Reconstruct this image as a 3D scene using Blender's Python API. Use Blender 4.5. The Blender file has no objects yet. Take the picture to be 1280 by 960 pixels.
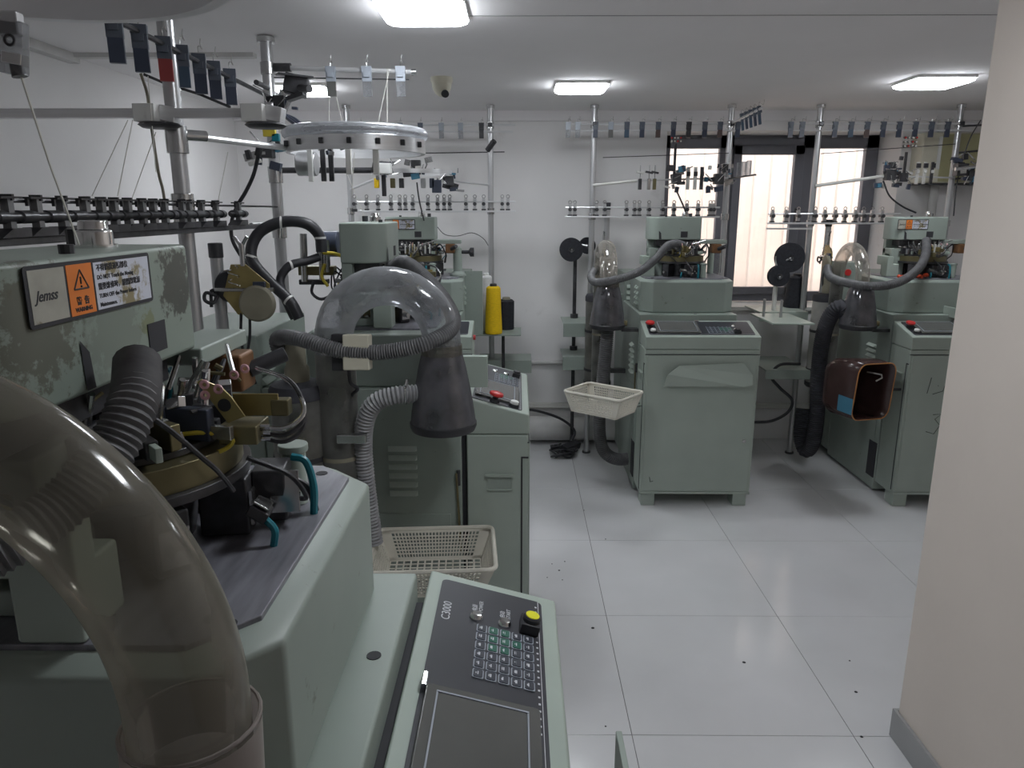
import bpy, bmesh, math, random
from math import sin, cos, pi, radians, sqrt
from mathutils import Vector, Matrix
random.seed(7)
S = bpy.context.scene
C = S.collection

# ------------------------------------------------------------------ camera
cam_d = bpy.data.cameras.new('camera'); cam = bpy.data.objects.new('camera', cam_d); C.objects.link(cam)
CAM = Vector((0, 0, 1.85)); PITCH = math.atan(218/915); YAW = math.atan(8*cos(PITCH)/915); F = 915.0
cam.location = CAM; cam.rotation_euler = (pi/2 - PITCH, 0, YAW)
cam_d.sensor_width = 36; cam_d.lens = 36*F/1280; cam_d.clip_start = 0.02
S.camera = cam

# ------------------------------------------------------------------ world, sun, exposure
w = bpy.data.worlds.new('world'); S.world = w; w.use_nodes = True
bg = w.node_tree.nodes['Background']
bg.inputs[0].default_value = (0.86, 0.92, 1.0, 1); bg.inputs[1].default_value = 1.05
sun_d = bpy.data.lights.new('sun', 'SUN'); sun_d.energy = 1.6; sun_d.angle = radians(8); sun_d.color = (1.0, 0.90, 0.82)
sun = bpy.data.objects.new('sun', sun_d); C.objects.link(sun)
sun.rotation_euler = (radians(32), 0, radians(8))
LAMP = 11.0
S.view_settings.view_transform = 'Standard'; S.view_settings.look = 'None'
S.view_settings.gamma = 1; S.view_settings.use_curve_mapping = False
S.view_settings.exposure = 1.5
S.cycles.max_bounces = 14; S.cycles.diffuse_bounces = 8; S.cycles.transparent_max_bounces = 32

# ------------------------------------------------------------------ helpers
_R = Vector((cos(YAW), sin(YAW), 0)); _Fw = Vector((-sin(YAW)*cos(PITCH), cos(YAW)*cos(PITCH), -sin(PITCH))); _U = _R.cross(_Fw)
def ray(px, py): return _Fw + _R*((px-640)/F) - _U*((py-480)/F)
def at(px, py, Y):            # the point of the room at depth Y seen in that direction
    d = ray(px, py); return CAM + d*(Y/d.y)
def atz(px, py, Z):
    d = ray(px, py); return CAM + d*((Z-CAM.z)/d.z)

class MB:
    def __init__(s): s.v = []; s.f = []
    def add(s, v, f):
        n = len(s.v); s.v += [tuple(p) for p in v]; s.f += [tuple(i+n for i in q) for q in f]; return s
    def box(s, x0, x1, y0, y1, z0, z1, M=None):
        v = [Vector((x, y, z)) for z in (z0, z1) for y in (y0, y1) for x in (x0, x1)]
        if M: v = [M @ p for p in v]
        return s.add(v, [(0,2,3,1),(4,5,7,6),(0,1,5,4),(2,6,7,3),(0,4,6,2),(1,3,7,5)])
    def cbox(s, c, size, rot=(0,0,0)):
        M = Matrix.Translation(c) @ (Matrix.Rotation(rot[2],4,'Z') @ Matrix.Rotation(rot[1],4,'Y') @ Matrix.Rotation(rot[0],4,'X'))
        a, b, c2 = [k/2 for k in size]
        return s.box(-a, a, -b, b, -c2, c2, M)
    def cyl(s, p0, p1, r0, r1=None, n=16, caps=True):
        return s.tube([p0, p1], [r0, r0 if r1 is None else r1], n, caps)
    def tube(s, pts, r, n=10, caps=True):
        pts = [Vector(p) for p in pts]; m = len(pts)
        if not hasattr(r, '__len__'): r = [r]*m
        t = [(pts[min(i+1, m-1)] - pts[max(i-1, 0)]).normalized() for i in range(m)]
        a = Vector((0,0,1)) if abs(t[0].z) < .9 else Vector((1,0,0))
        u = t[0].cross(a).normalized(); V = []; Fc = []
        for i in range(m):
            if i:
                u = (u - t[i]*u.dot(t[i]))
                if u.length < 1e-6: u = t[i].cross(a)
                u.normalize()
            b = t[i].cross(u)
            for k in range(n):
                g = 2*pi*k/n; V.append(pts[i] + (u*cos(g) + b*sin(g))*r[i])
        for i in range(m-1):
            for k in range(n):
                Fc.append((i*n+k, i*n+(k+1)%n, (i+1)*n+(k+1)%n, (i+1)*n+k))
        if caps: Fc += [tuple(range(n))[::-1], tuple((m-1)*n+k for k in range(n))]
        return s.add(V, Fc)
    def lathe(s, prof, c, n=24, axis='Z', caps=False, M=None):
        V = []; Fc = []; m = len(prof); c = Vector(c)
        for r, h in prof:
            for k in range(n):
                g = 2*pi*k/n; p = Vector((r*cos(g), r*sin(g), h))
                if axis == 'Y': p = Vector((p.x, p.z, -p.y))
                if axis == 'X': p = Vector((p.z, p.x, p.y))
                if M: p = M @ p
                V.append(c+p)
        for i in range(m-1):
            for k in range(n): Fc.append((i*n+k, i*n+(k+1)%n, (i+1)*n+(k+1)%n, (i+1)*n+k))
        if caps: Fc += [tuple(range(n))[::-1], tuple((m-1)*n+k for k in range(n))]
        return s.add(V, Fc)
    def prism(s, poly, z0, z1, M=None, inset=0, c=None):
        n = len(poly); V = [Vector((x, y, z0)) for x, y in poly] + [Vector((x, y, z1)) for x, y in poly]
        if M: V = [M @ p for p in V]
        return s.add(V, [tuple(range(n))[::-1], tuple(range(n, 2*n))] + [(i, (i+1)%n, n+(i+1)%n, n+i) for i in range(n)])
    def torus(s, c, R, r, n=40, k=10, M=None, a0=0, a1=2*pi):
        full = abs(a1-a0-2*pi) < 1e-6
        V = []; Fc = []; m = n if full else n+1
        for i in range(m):
            g = a0 + (a1-a0)*i/n
            for j in range(k):
                h = 2*pi*j/k; p = Vector(((R+r*cos(h))*cos(g), (R+r*cos(h))*sin(g), r*sin(h)))
                if M: p = M @ p
                V.append(Vector(c)+p)
        for i in range(n):
            for j in range(k):
                i2 = (i+1) % m; Fc.append((i*k+j, i2*k+j, i2*k+(j+1)%k, i*k+(j+1)%k))
        if not full: Fc += [tuple(range(k)), tuple((m-1)*k+j for j in range(k))[::-1]]
        return s.add(V, Fc)
    def mesh(s, name, mat, smooth=35, fix=True):
        me = bpy.data.meshes.new(name); me.from_pydata(s.v, [], s.f); me.update()
        if fix:
            bm = bmesh.new(); bm.from_mesh(me); bmesh.ops.recalc_face_normals(bm, faces=bm.faces); bm.to_mesh(me); bm.free()
        me.materials.append(mat)
        if smooth:
            me.polygons.foreach_set('use_smooth', [True]*len(me.polygons))
            me.set_sharp_from_angle(angle=radians(smooth))
        return me
    def build(s, name, mat, parent=None, bevel=0, smooth=35, loc=None):
        o = bpy.data.objects.new(name, s.mesh(name, mat, smooth)); C.objects.link(o)
        if parent: o.parent = parent
        if loc: o.location = loc
        if bevel:
            b = o.modifiers.new('edge', 'BEVEL'); b.width = bevel; b.segments = 2; b.limit_method = 'ANGLE'; b.angle_limit = radians(40)
            b.harden_normals = True
        return o

def tag(o, label=None, cat=None, group=None, kind=None):
    if label: o['label'] = label
    if cat: o['category'] = cat
    if group: o['group'] = group
    if kind: o['kind'] = kind
    return o
def empty(name, loc, rz=0, label=None, cat=None, group=None):
    o = bpy.data.objects.new(name, None); C.objects.link(o); o.location = loc; o.rotation_euler = (0, 0, rz)
    o.empty_display_size = .05
    return tag(o, label, cat, group)
def copy_part(o, parent, loc=None, rot=None, mat=None):
    c = o.copy(); C.objects.link(c); c.parent = parent
    if loc is not None: c.location = loc
    if rot is not None: c.rotation_euler = rot
    return c
def copy_tree(o, parent=None):
    c = o.copy(); C.objects.link(c)
    if parent: c.parent = parent
    for ch in list(o.children): copy_tree(ch, c)
    return c
def spline(pts, k=8):
    pts = [Vector(p) for p in pts]; P = [2*pts[0]-pts[1]] + pts + [2*pts[-1]-pts[-2]]; out = []
    for i in range(1, len(P)-2):
        a, b, c, d = P[i-1:i+3]
        for j in range(k):
            t = j/k; out.append(.5*((2*b) + (c-a)*t + (2*a-5*b+4*c-d)*t*t + (3*b-a-3*c+d)*t**3))
    return out + [pts[-1]]
def resample(pts, step):
    out = [pts[0]]; acc = 0
    for a, b in zip(pts, pts[1:]):
        L = (b-a).length; 
        if L < 1e-9: continue
        d = step-acc
        while d <= L: out.append(a.lerp(b, d/L)); d += step
        acc = L-(d-step)
    return out
def hose_mb(pts, r, pitch=.008, depth=.14, n=12):
    p = resample(spline(pts, 12), pitch/2)
    return MB().tube(p, [r*(1 if i % 2 else 1-depth) for i in range(len(p))], n)
def rect_round(x0, x1, y0, y1, r, k=4):
    out = []
    for cx, cy, a in ((x1-r, y1-r, 0), (x0+r, y1-r, pi/2), (x0+r, y0+r, pi), (x1-r, y0+r, 1.5*pi)):
        for i in range(k+1):
            g = a + pi/2*i/k; out.append((cx+r*cos(g), cy+r*sin(g)))
    return out
def text_mesh(txt, size, mat, M, name, parent, bold=0, shear=0, align='LEFT', kind=None):
    cu = bpy.data.curves.new(name, 'FONT'); cu.body = txt; cu.size = size; cu.align_x = align; cu.offset = bold; cu.shear = shear
    cu.resolution_u = 3; cu.extrude = .0002
    t = bpy.data.objects.new(name, cu); C.objects.link(t)
    bpy.context.view_layer.update()
    me = bpy.data.meshes.new_from_object(t.evaluated_get(bpy.context.evaluated_depsgraph_get()))
    bpy.data.objects.remove(t); bpy.data.curves.remove(cu)
    me.transform(M); me.materials.clear(); me.materials.append(mat); me.name = name
    o = bpy.data.objects.new(name, me); C.objects.link(o); o.parent = parent
    return o

# ------------------------------------------------------------------ materials
def nd(nt, t, **k):
    n = nt.nodes.new(t)
    for a, b in k.items(): setattr(n, a, b)
    return n
def pm(name, col, rough=.5, metal=0, var=.08, scale=9, bump=0, bscale=60, spec=.5, grime=None, coat=0, stretch=None):
    m = bpy.data.materials.new(name); m.use_nodes = True; nt = m.node_tree; b = nt.nodes['Principled BSDF']
    b.inputs['Roughness'].default_value = rough; b.inputs['Metallic'].default_value = metal
    b.inputs['Specular IOR Level'].default_value = spec; b.inputs['Coat Weight'].default_value = coat
    tc = nd(nt, 'ShaderNodeTexCoord'); src = tc.outputs['Object']
    if stretch:
        mp = nd(nt, 'ShaderNodeMapping'); mp.inputs['Scale'].default_value = stretch; nt.links.new(src, mp.inputs[0]); src = mp.outputs[0]
    n = nd(nt, 'ShaderNodeTexNoise'); n.inputs['Scale'].default_value = scale; n.inputs['Detail'].default_value = 5
    nt.links.new(src, n.inputs['Vector'])
    r = nd(nt, 'ShaderNodeValToRGB'); e = r.color_ramp.elements
    e[0].position = .3; e[1].position = .72
    e[0].color = (*[c*(1-var) for c in col], 1); e[1].color = (*[min(1, c*(1+var)) for c in col], 1)
    nt.links.new(n.outputs['Fac'], r.inputs[0]); out = r.outputs[0]
    if grime:                                   # (colour, noise scale, threshold, softness): worn and dirty spots
        gc, gs, th, so = grime
        g = nd(nt, 'ShaderNodeTexNoise'); g.inputs['Scale'].default_value = gs; g.inputs['Detail'].default_value = 6; g.inputs['Roughness'].default_value = .65
        nt.links.new(tc.outputs['Object'], g.inputs['Vector'])
        mr = nd(nt, 'ShaderNodeMapRange'); mr.inputs[1].default_value = th; mr.inputs[2].default_value = th+so
        nt.links.new(g.outputs['Fac'], mr.inputs[0])
        mx = nd(nt, 'ShaderNodeMix', data_type='RGBA'); nt.links.new(mr.outputs[0], mx.inputs[0]); nt.links.new(out, mx.inputs[6]); mx.inputs[7].default_value = (*gc, 1)
        out = mx.outputs[2]
    nt.links.new(out, b.inputs['Base Color'])
    if bump:
        q = nd(nt, 'ShaderNodeTexNoise'); q.inputs['Scale'].default_value = bscale; nt.links.new(src, q.inputs['Vector'])
        bp = nd(nt, 'ShaderNodeBump'); bp.inputs['Strength'].default_value = bump; bp.inputs['Distance'].default_value = .004
        nt.links.new(q.outputs['Fac'], bp.inputs['Height']); nt.links.new(bp.outputs[0], b.inputs['Normal'])
    return m
def clear(name, tint=(.9,.9,.88), dirt=.12, dirtcol=(.5,.48,.42), gloss=.10, rough=.12):
    """clear plastic sheet: see-through film, a haze of dust, a glossy skin"""
    m = bpy.data.materials.new(name); m.use_nodes = True; nt = m.node_tree; nt.nodes.clear()
    o = nd(nt, 'ShaderNodeOutputMaterial'); t = nd(nt, 'ShaderNodeBsdfTransparent'); t.inputs[0].default_value = (*tint, 1)
    d = nd(nt, 'ShaderNodeBsdfDiffuse'); d.inputs[0].default_value = (*dirtcol, 1)
    g = nd(nt, 'ShaderNodeBsdfGlossy'); g.inputs['Roughness'].default_value = rough; g.inputs[0].default_value = (1,1,1,1)
    tc = nd(nt, 'ShaderNodeTexCoord'); n = nd(nt, 'ShaderNodeTexNoise'); n.inputs['Scale'].default_value = 9; n.inputs['Detail'].default_value = 4
    nt.links.new(tc.outputs['Object'], n.inputs['Vector'])
    lw = nd(nt, 'ShaderNodeLayerWeight'); lw.inputs[0].default_value = .25
    mr = nd(nt, 'ShaderNodeMapRange'); mr.inputs[1].default_value = .35; mr.inputs[2].default_value = .7; mr.inputs[3].default_value = dirt*.5; mr.inputs[4].default_value = dirt*1.5
    nt.links.new(n.outputs['Fac'], mr.inputs[0])
    ad = nd(nt, 'ShaderNodeMath', operation='MULTIPLY_ADD', use_clamp=True); nt.links.new(lw.outputs['Facing'], ad.inputs[0]); ad.inputs[1].default_value = dirt*2.4
    nt.links.new(mr.outputs[0], ad.inputs[2])
    tl = nd(nt, 'ShaderNodeBsdfTranslucent'); tl.inputs[0].default_value = (*dirtcol, 1); dm = nd(nt, 'ShaderNodeMixShader'); dm.inputs[0].default_value = .4
    nt.links.new(d.outputs[0], dm.inputs[1]); nt.links.new(tl.outputs[0], dm.inputs[2]); d = dm
    m1 = nd(nt, 'ShaderNodeMixShader'); nt.links.new(ad.outputs[0], m1.inputs[0]); nt.links.new(t.outputs[0], m1.inputs[1]); nt.links.new(d.outputs[0], m1.inputs[2])
    fr = nd(nt, 'ShaderNodeMath', operation='MULTIPLY_ADD'); nt.links.new(lw.outputs['Fresnel'], fr.inputs[0]); fr.inputs[1].default_value = .5; fr.inputs[2].default_value = gloss*.4
    m2 = nd(nt, 'ShaderNodeMixShader'); nt.links.new(fr.outputs[0], m2.inputs[0]); nt.links.new(m1.outputs[0], m2.inputs[1]); nt.links.new(g.outputs[0], m2.inputs[2])
    nt.links.new(m2.outputs[0], o.inputs[0])
    return m
def emit(name, col, st):
    m = bpy.data.materials.new(name); m.use_nodes = True; nt = m.node_tree; nt.nodes.clear()
    o = nd(nt, 'ShaderNodeOutputMaterial'); e = nd(nt, 'ShaderNodeEmission'); e.inputs[0].default_value = (*col, 1); e.inputs[1].default_value = st
    nt.links.new(e.outputs[0], o.inputs[0]); return m
G = (.285, .33, .295)
Mt = {
 'green': pm('green_paint', G, .42, var=.06, scale=6, grime=((.14,.15,.11), 14, .66, .08)),
 'green2': pm('green_paint_console', (.35,.40,.355), .45, var=.05, scale=5, grime=((.15,.16,.12), 22, .70, .06)),
 'light_green': pm('pale_green_paint', (.37,.43,.38), .42, var=.05, scale=7, grime=((.12,.13,.1), 30, .69, .04)),
 'wall': pm('white_wall_paint', (.76,.745,.745), .85, var=.04, scale=1.6, bump=.12, bscale=30, grime=((.5,.48,.46), 2.2, .66, .2)),
 'ceiling': pm('ceiling_paint', (.82,.80,.81), .9, var=.03, scale=1.5, bump=.06, bscale=20),
 'pillar': pm('pillar_paint', (.70,.625,.565), .85, var=.04, scale=2, bump=.15, bscale=25, grime=((.42,.38,.36), 11, .74, .05)),
 'tile': pm('glazed_floor_tile', (.68,.68,.695), .15, spec=.9, var=.04, scale=2.5, grime=((.42,.41,.41), 7, .70, .1), bump=.03, bscale=14),
 'grout': pm('dark_grout', (.12,.115,.11), .9),
 'base': pm('grey_skirting_tile', (.33,.33,.33), .4, var=.05),
 'alu': pm('brushed_aluminium', (.72,.72,.73), .32, .55, var=.06, scale=4, stretch=(1,1,30)),
 'steel': pm('polished_steel', (.55,.55,.55), .22, .95, var=.05),
 'chrome': pm('chrome', (.75,.75,.75), .12, 1),
 'galv': pm('galvanised_pipe', (.52,.52,.53), .30, .7, var=.15, scale=12, stretch=(1,1,.2)),
 'deck': pm('scratched_dark_steel_deck', (.22,.22,.25), .34, .2, var=.25, scale=5, stretch=(2,14,1), grime=((.30,.30,.31), 40, .73, .03)),
 'black': pm('black_plastic', (.030,.030,.035), .45, var=.2),
 'dark': pm('dark_metal', (.065,.065,.07), .35, .4, var=.4, scale=25),
 'navy': pm('dark_blue_plastic', (.045,.055,.085), .4, var=.2),
 'smoke': clear('smoked_plastic_cone', (.30,.30,.33), .62, (.155,.152,.17), .16, .09),
 'clear': clear('clear_plastic_tube', (.74,.75,.77), .30, (.50,.51,.53), .14, .10),
 'yellowed': clear('yellowed_plastic_tube', (.68,.665,.61), .30, (.30,.28,.235), .10, .12),
 'sleeve': clear('clouded_sleeve', (.5,.47,.44), .72, (.40,.355,.33), .04, .3),
 'milky_backlit': clear('backlit_milky_tube', (.82,.80,.77), .17, (.66,.62,.56), .14, .10),  # milky haze whose creamy bright tone paints in the backlight
 'dusty': clear('dusty_plastic', (.55,.54,.52), .42, (.30,.295,.28), .06, .3),
 'hose': pm('ribbed_grey_hose', (.125,.125,.13), .5, var=.25, scale=30),
 'hose_light': pm('ribbed_light_hose', (.30,.30,.31), .45, var=.15, scale=20),
 'hose_dark': pm('dusty_black_hose', (.04,.04,.05), .7, var=.3, scale=20),
 'panel': pm('dark_control_overlay', (.035,.036,.045), .4, var=.1),
 'screen': pm('grey_display_screen', (.115,.115,.11), .18, var=.12, scale=4),
 'red': pm('red_plastic', (.55,.03,.03), .3),
 'white': pm('white_plastic', (.72,.72,.70), .45, var=.03),
 'cream': pm('cream_plastic', (.62,.59,.48), .5, var=.06),
 'yellow': pm('yellow_knob', (.80,.78,.02), .35),
 'yarn_yellow': pm('yellow_yarn', (.86,.56,.004), .8, var=.15, scale=60, bump=.6, bscale=150, stretch=(1,1,6)),
 'yarn_white': pm('white_yarn', (.70,.70,.70), .85, var=.08, scale=60, bump=.5, bscale=150, stretch=(1,1,6)),
 'yarn_black': pm('black_yarn', (.02,.021,.028), .8, var=.3, scale=50, bump=.5, bscale=120),
 'thread': pm('yarn_thread', (.75,.73,.68), .8),
 'olive': pm('olive_zinc_plate', (.20,.175,.095), .38, .7, var=.2, scale=12),
 'brown': pm('copper_brown_casting', (.20,.10,.045), .5, .4, var=.3),
 'pink': pm('pink_ceramic', (.75,.42,.47), .25),
 'teal': pm('teal_tube', (.01,.17,.22), .35),
 'wire_y': pm('yellow_wire', (.60,.48,.05), .5),
 'orange': pm('orange_warning_print', (.72,.20,.03), .5, var=.06, scale=15),
 'labelw': pm('label_white', (.60,.62,.70), .45, var=.05, grime=((.26,.22,.12), 20, .55, .06)),
 'labelg': pm('label_worn_grey', (.36,.35,.30), .55, var=.25, scale=18, grime=((.18,.16,.10), 26, .58, .08)),
 'basket': pm('beige_basket_plastic', (.68,.65,.57), .5, var=.06),
 'frame': pm('dark_window_frame', (.17,.172,.20), .5, var=.05),
 'glass': clear('window_glass', (.97,.965,.96), .02, (.8,.76,.72), .05, .03),
 'fence': pm('pale_corrugated_fence', (.80,.72,.66), .8, var=.03, scale=3),
 'ground': pm('outside_concrete', (.5,.48,.45), .9),
 'key_dark': pm('keypad_dark', (.045,.05,.065), .35),
 'key_green': pm('keypad_green', (.02,.12,.08), .35),
 'key_edge': pm('keypad_edge', (.33,.36,.41), .4),
 'ink': pm('black_ink', (.03,.03,.035), .7),
 'print': pm('white_print', (.62,.63,.66), .6),
 'pencil': pm('pencil_mark', (.07,.08,.07), .8),
 'tan': pm('tan_hose_cuff', (.26,.24,.18), .6, var=.15),
 'brown_glaze': pm('brown_plastic_bin', (.055,.03,.028), .22, var=.2),
 'rim_orange': pm('orange_cut_rim', (.45,.19,.05), .4),
 'blue': pm('blue_label', (.06,.20,.30), .5),
 'pvc': pm('white_conduit', (.58,.57,.56), .5),
 'lint': pm('waste_lint', (.42,.40,.32), .9, var=.4, scale=30),
 'louver': pm('louver_catchlight_green', (.46,.52,.47), .4, var=.04),  # lighter green paints in the light that catches on the louvers
 'clip_navy': pm('dusty_navy_plastic', (.095,.11,.14), .45, var=.15), 'alu_ring': pm('dull_aluminium_band', (.74,.74,.76), .4, .2, var=.05), 'gold': pm('gold_zinc_plate', (.36,.29,.12), .34, .6, var=.2, scale=14), 'drum_grey': pm('grey_drum', (.37,.36,.34), .5, var=.2, scale=8), 'ten_grey': pm('dark_grey_post', (.20,.20,.205), .45, .3),
 'clip_blue': pm('dull_blue_plastic', (.05,.085,.13), .45), 'clip_brown': pm('dull_brown_plastic', (.085,.055,.05), .5), 'clip_red': pm('dull_red_plastic', (.30,.05,.05), .45),
 'offwhite': pm('off_white_casing', (.62,.61,.58), .5, var=.03),
}
def worn(name, spots):
    """green enamel with dirt where hands and oil wore it: spots = (centre, radius) in the machine's own coordinates"""
    m = pm(name, (.25,.295,.255), .42, var=.06, scale=6, grime=((.15,.16,.11), 16, .66, .08)); nt = m.node_tree; b = nt.nodes['Principled BSDF']
    out = b.inputs['Base Color'].links[0].from_socket; tc = nd(nt, 'ShaderNodeTexCoord')
    n = nd(nt, 'ShaderNodeTexNoise'); n.inputs['Scale'].default_value = 45; n.inputs['Detail'].default_value = 6; n.inputs['Roughness'].default_value = .7
    nt.links.new(tc.outputs['Object'], n.inputs['Vector'])
    for c, r, col, k in spots:
        vm = nd(nt, 'ShaderNodeVectorMath', operation='DISTANCE'); nt.links.new(tc.outputs['Object'], vm.inputs[0]); vm.inputs[1].default_value = c
        dv = nd(nt, 'ShaderNodeMath', operation='DIVIDE'); nt.links.new(vm.outputs['Value'], dv.inputs[0]); dv.inputs[1].default_value = r
        ad = nd(nt, 'ShaderNodeMath', operation='MULTIPLY_ADD'); nt.links.new(n.outputs['Fac'], ad.inputs[0]); ad.inputs[1].default_value = 2.2; nt.links.new(dv.outputs[0], ad.inputs[2])
        mr = nd(nt, 'ShaderNodeMapRange'); mr.inputs[1].default_value = 1.75; mr.inputs[2].default_value = 1.60; mr.inputs[3].default_value = 0; mr.inputs[4].default_value = k
        nt.links.new(ad.outputs[0], mr.inputs[0])
        mx = nd(nt, 'ShaderNodeMix', data_type='RGBA'); nt.links.new(mr.outputs[0], mx.inputs[0]); nt.links.new(out, mx.inputs[6]); mx.inputs[7].default_value = (*col, 1); out = mx.outputs[2]
    nt.links.new(out, b.inputs['Base Color']); return m
# ------------------------------------------------------------------ the room
XL, XR, YB, YF, ZC = -2.15, 4.2, 5.83, -1.6, 2.57
PX, PY = 1.36, 2.285                      # the wall block at the right: its face and its far edge
def struct(name, mb, mat, bevel=0, parent=None, smooth=35):
    o = mb.build(name, mat, parent, bevel, smooth)
    if not parent: o['kind'] = 'structure'
    return o
floor = struct('floor', MB().box(XL-.1, XR+.1, YF-.1, YB+.1, -.15, -.004), Mt['grout'])
x0s = [.415+.8*k for k in range(-4, 6)]; y0s = [2.288+.802*k for k in range(-6, 6)]
for x in x0s:
    for y in y0s:
        a, b, c, d = max(x, XL)+.001, min(x+.8, XR)-.001, max(y, YF)+.001, min(y+.802, YB)-.001
        if b-a < .05 or d-c < .05: continue
        if a > PX-.05 and d < PY+.02: continue
        if a < PX < b and d < PY: b = PX
        if a > PX-.05 and c < PY < d: c = PY
        j = random.uniform(-.0006, .0004)
        MB().box(a, b, c, d, -.0038, j).build('floor_tile', Mt['tile'], floor, .0012)
ceiling = struct('ceiling', MB().box(XL-.1, XR+.1, YF-.1, YB+.1, ZC, ZC+.2), Mt['ceiling'])
struct('wall_left', MB().box(XL-.15, XL, YF-.1, YB+.1, -.1, ZC), Mt['wall'])
struct('wall_front', MB().box(XL, XR, YF-.15, YF, -.1, ZC), Mt['wall'])
struct('wall_right', MB().box(PX, XR, YF, PY, -.1, ZC), Mt['pillar'], .008)
struct('wall_far_right', MB().box(XR, XR+.15, YF-.1, YB+.5, -.1, ZC), Mt['wall'])
WX0, WX1, WZ0, WZ1, WD = 1.124, 2.90, 1.10, 2.43, .36
wb = MB(); D = .45
wb.box(XL-.1, WX0, YB, YB+D, -.1, ZC+.15); wb.box(WX1, XR+.1, YB, YB+D, -.1, ZC+.15)
wb.box(WX0, WX1, YB, YB+D, -.1, WZ0-.03); wb.box(WX0, WX1, YB, YB+D, WZ1, ZC+.15)
struct('wall_back', wb, Mt['wall'])
struct('trim_1', MB().box(XL, XR, YB-.025, YB, 2.50, ZC), Mt['ceiling'])
struct('trim_2', MB().box(XL, XL+.05, YF, 3.75, 2.53, ZC).box(XL+.05, XL+.9, 3.70, 3.75, 2.55, ZC), Mt['pvc'])
struct('trim_3', MB().box(-.2, XR, 3.04, 3.046, ZC-.002, ZC+.01), Mt['base'])
struct('trim_4', MB().box(WX0+.002, WX1-.002, YB-.03, YB+D-.1, WZ0-.03, WZ0), Mt['offwhite'], .004)   # window sill board
struct('baseboard_right', MB().box(PX-.014, PX, YF, PY+.013, 0, .11).box(PX, XR, PY, PY+.013, 0, .11), Mt['base'], .002)
struct('baseboard_back', MB().box(XL, XR, YB-.05, YB, .27, .31), Mt['offwhite'], .006)

# window: frame, sashes, three panes, a casement handle
def at_frame(x0, x1, z0, z1, y0=YB+WD, t=.06): return MB().box(x0, x1, y0, y0+t, z0, z1)
fx = [1.125, 1.225, 1.625, 1.80, 2.225, 2.43, 2.80, 2.899]
fr = MB()
Y0 = YB+WD
for a, b in ((fx[0], fx[1]), (fx[2], fx[3]-.06), (fx[4]+.07, fx[5]), (fx[6], fx[7])): fr.box(a, b, Y0, Y0+.06, WZ0, WZ1)
fr.box(fx[0], fx[7], Y0, Y0+.06, WZ1-.10, WZ1); fr.box(fx[0], fx[7], Y0, Y0+.06, WZ0, WZ0+.08)
win = struct('window_1', fr, Mt['frame'], .003)
sash = MB(); a, b = fx[3]-.065, fx[4]+.075
for q in ((a, fx[3], WZ0+.06, WZ1-.08), (fx[4], b, WZ0+.06, WZ1-.08), (a, b, WZ0+.06, WZ0+.12), (a, b, WZ1-.15, WZ1-.08)):
    sash.box(q[0], q[1], Y0-.025, Y0+.03, q[2], q[3])
so = sash.build('window_sash', Mt['frame'], win, .003)
MB().box(fx[4]+.03, fx[4]+.045, Y0-.05, Y0-.022, 1.74, 1.86).build('window_handle', Mt['dark'], so, .003)
for a, b, z0, z1 in ((fx[1], fx[2], WZ0+.08, WZ1-.10), (fx[3], fx[4], WZ0+.12, WZ1-.15), (fx[5], fx[6], WZ0+.08, WZ1-.10)):
    MB().box(a, b, Y0+.028, Y0+.032, z0, z1).build('window_pane', Mt['glass'], win)
# outside: ribbed pale fence across the narrow yard
ff = MB(); n = 44; xs = [-.6+.16*i for i in range(n)]
prof = []
for i in range(n):
    prof += [(xs[i], 7.3), (xs[i]+.125, 7.3), (xs[i]+.135, 7.27), (xs[i]+.15, 7.27)]
V = [(x, y, z) for z in (-.1, 3.4) for x, y in prof]; m = len(prof)
ff.add(V, [(i, i+1, m+i+1, m+i) for i in range(m-1)])
fence = ff.build('yard_fence', Mt['fence'], smooth=0)
sd = fence.modifiers.new('thick', 'SOLIDIFY'); sd.thickness = .01; sd.offset = 1
tag(fence, 'pale ribbed fence standing outside behind the window', 'fence')
struct('ground_outside', MB().box(-2, 8, YB+D, 7.6, -.15, 0), Mt['ground'])

# pipes and conduit on the back wall
tag(MB().tube([(XL+.05, YB-.02, .645), (.55, YB-.02, .645)], .016, 10).cyl((-.02, YB-.02, .645), (.03, YB-.02, .645), .021).build('conduit', Mt['pvc']), 'thin white conduit running along the bare back wall', 'pipe')
tag(MB().tube([(XL+.05, YB-.13, .125), (.95, YB-.13, .125)], .098, 20).build('floor_pipe', Mt['pvc']), 'thick off-white pipe lying along the foot of the back wall', 'pipe')

# ceiling lamps
def ceiling_lamp(x0, y0, s, label):
    o = empty('ceiling_lamp', (x0+s/2, y0+s/2, ZC), 0, label, 'lamp', 'square ceiling lamps'); h = s/2
    MB().prism(rect_round(-h, h, -h, h, .02), -.016, 0).build('lamp_frame', Mt['white'], o)
    d = h-.006
    mb = MB(); P = [rect_round(-d, d, -d, d, .03), rect_round(-d, d, -d, d, .03), rect_round(-d+.018, d-.018, -d+.018, d-.018, .03)]
    Z = (-.016, -.026, -.036); n = len(P[0])
    V = [(x, y, z) for p, z in zip(P, Z) for x, y in p]
    mb.add(V, [(i*n+k, i*n+(k+1)%n, (i+1)*n+(k+1)%n, (i+1)*n+k) for i in range(2) for k in range(n)] + [tuple(2*n+k for k in range(n))])
    mb.build('lamp_diffuser', LAMPM, o)
LAMPM = emit('lit_lamp_diffuser', (.91,.955,1.0), LAMP)
ceiling_lamp(-.51, 2.76, .32, 'large glowing square lamp cut by the top edge of the photo')
ceiling_lamp(-1.47, 4.55, .33, 'glowing square lamp half hidden behind a black feeder box')
ceiling_lamp(.215, 4.48, .31, 'glowing square lamp above the empty aisle, unobstructed')
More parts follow.
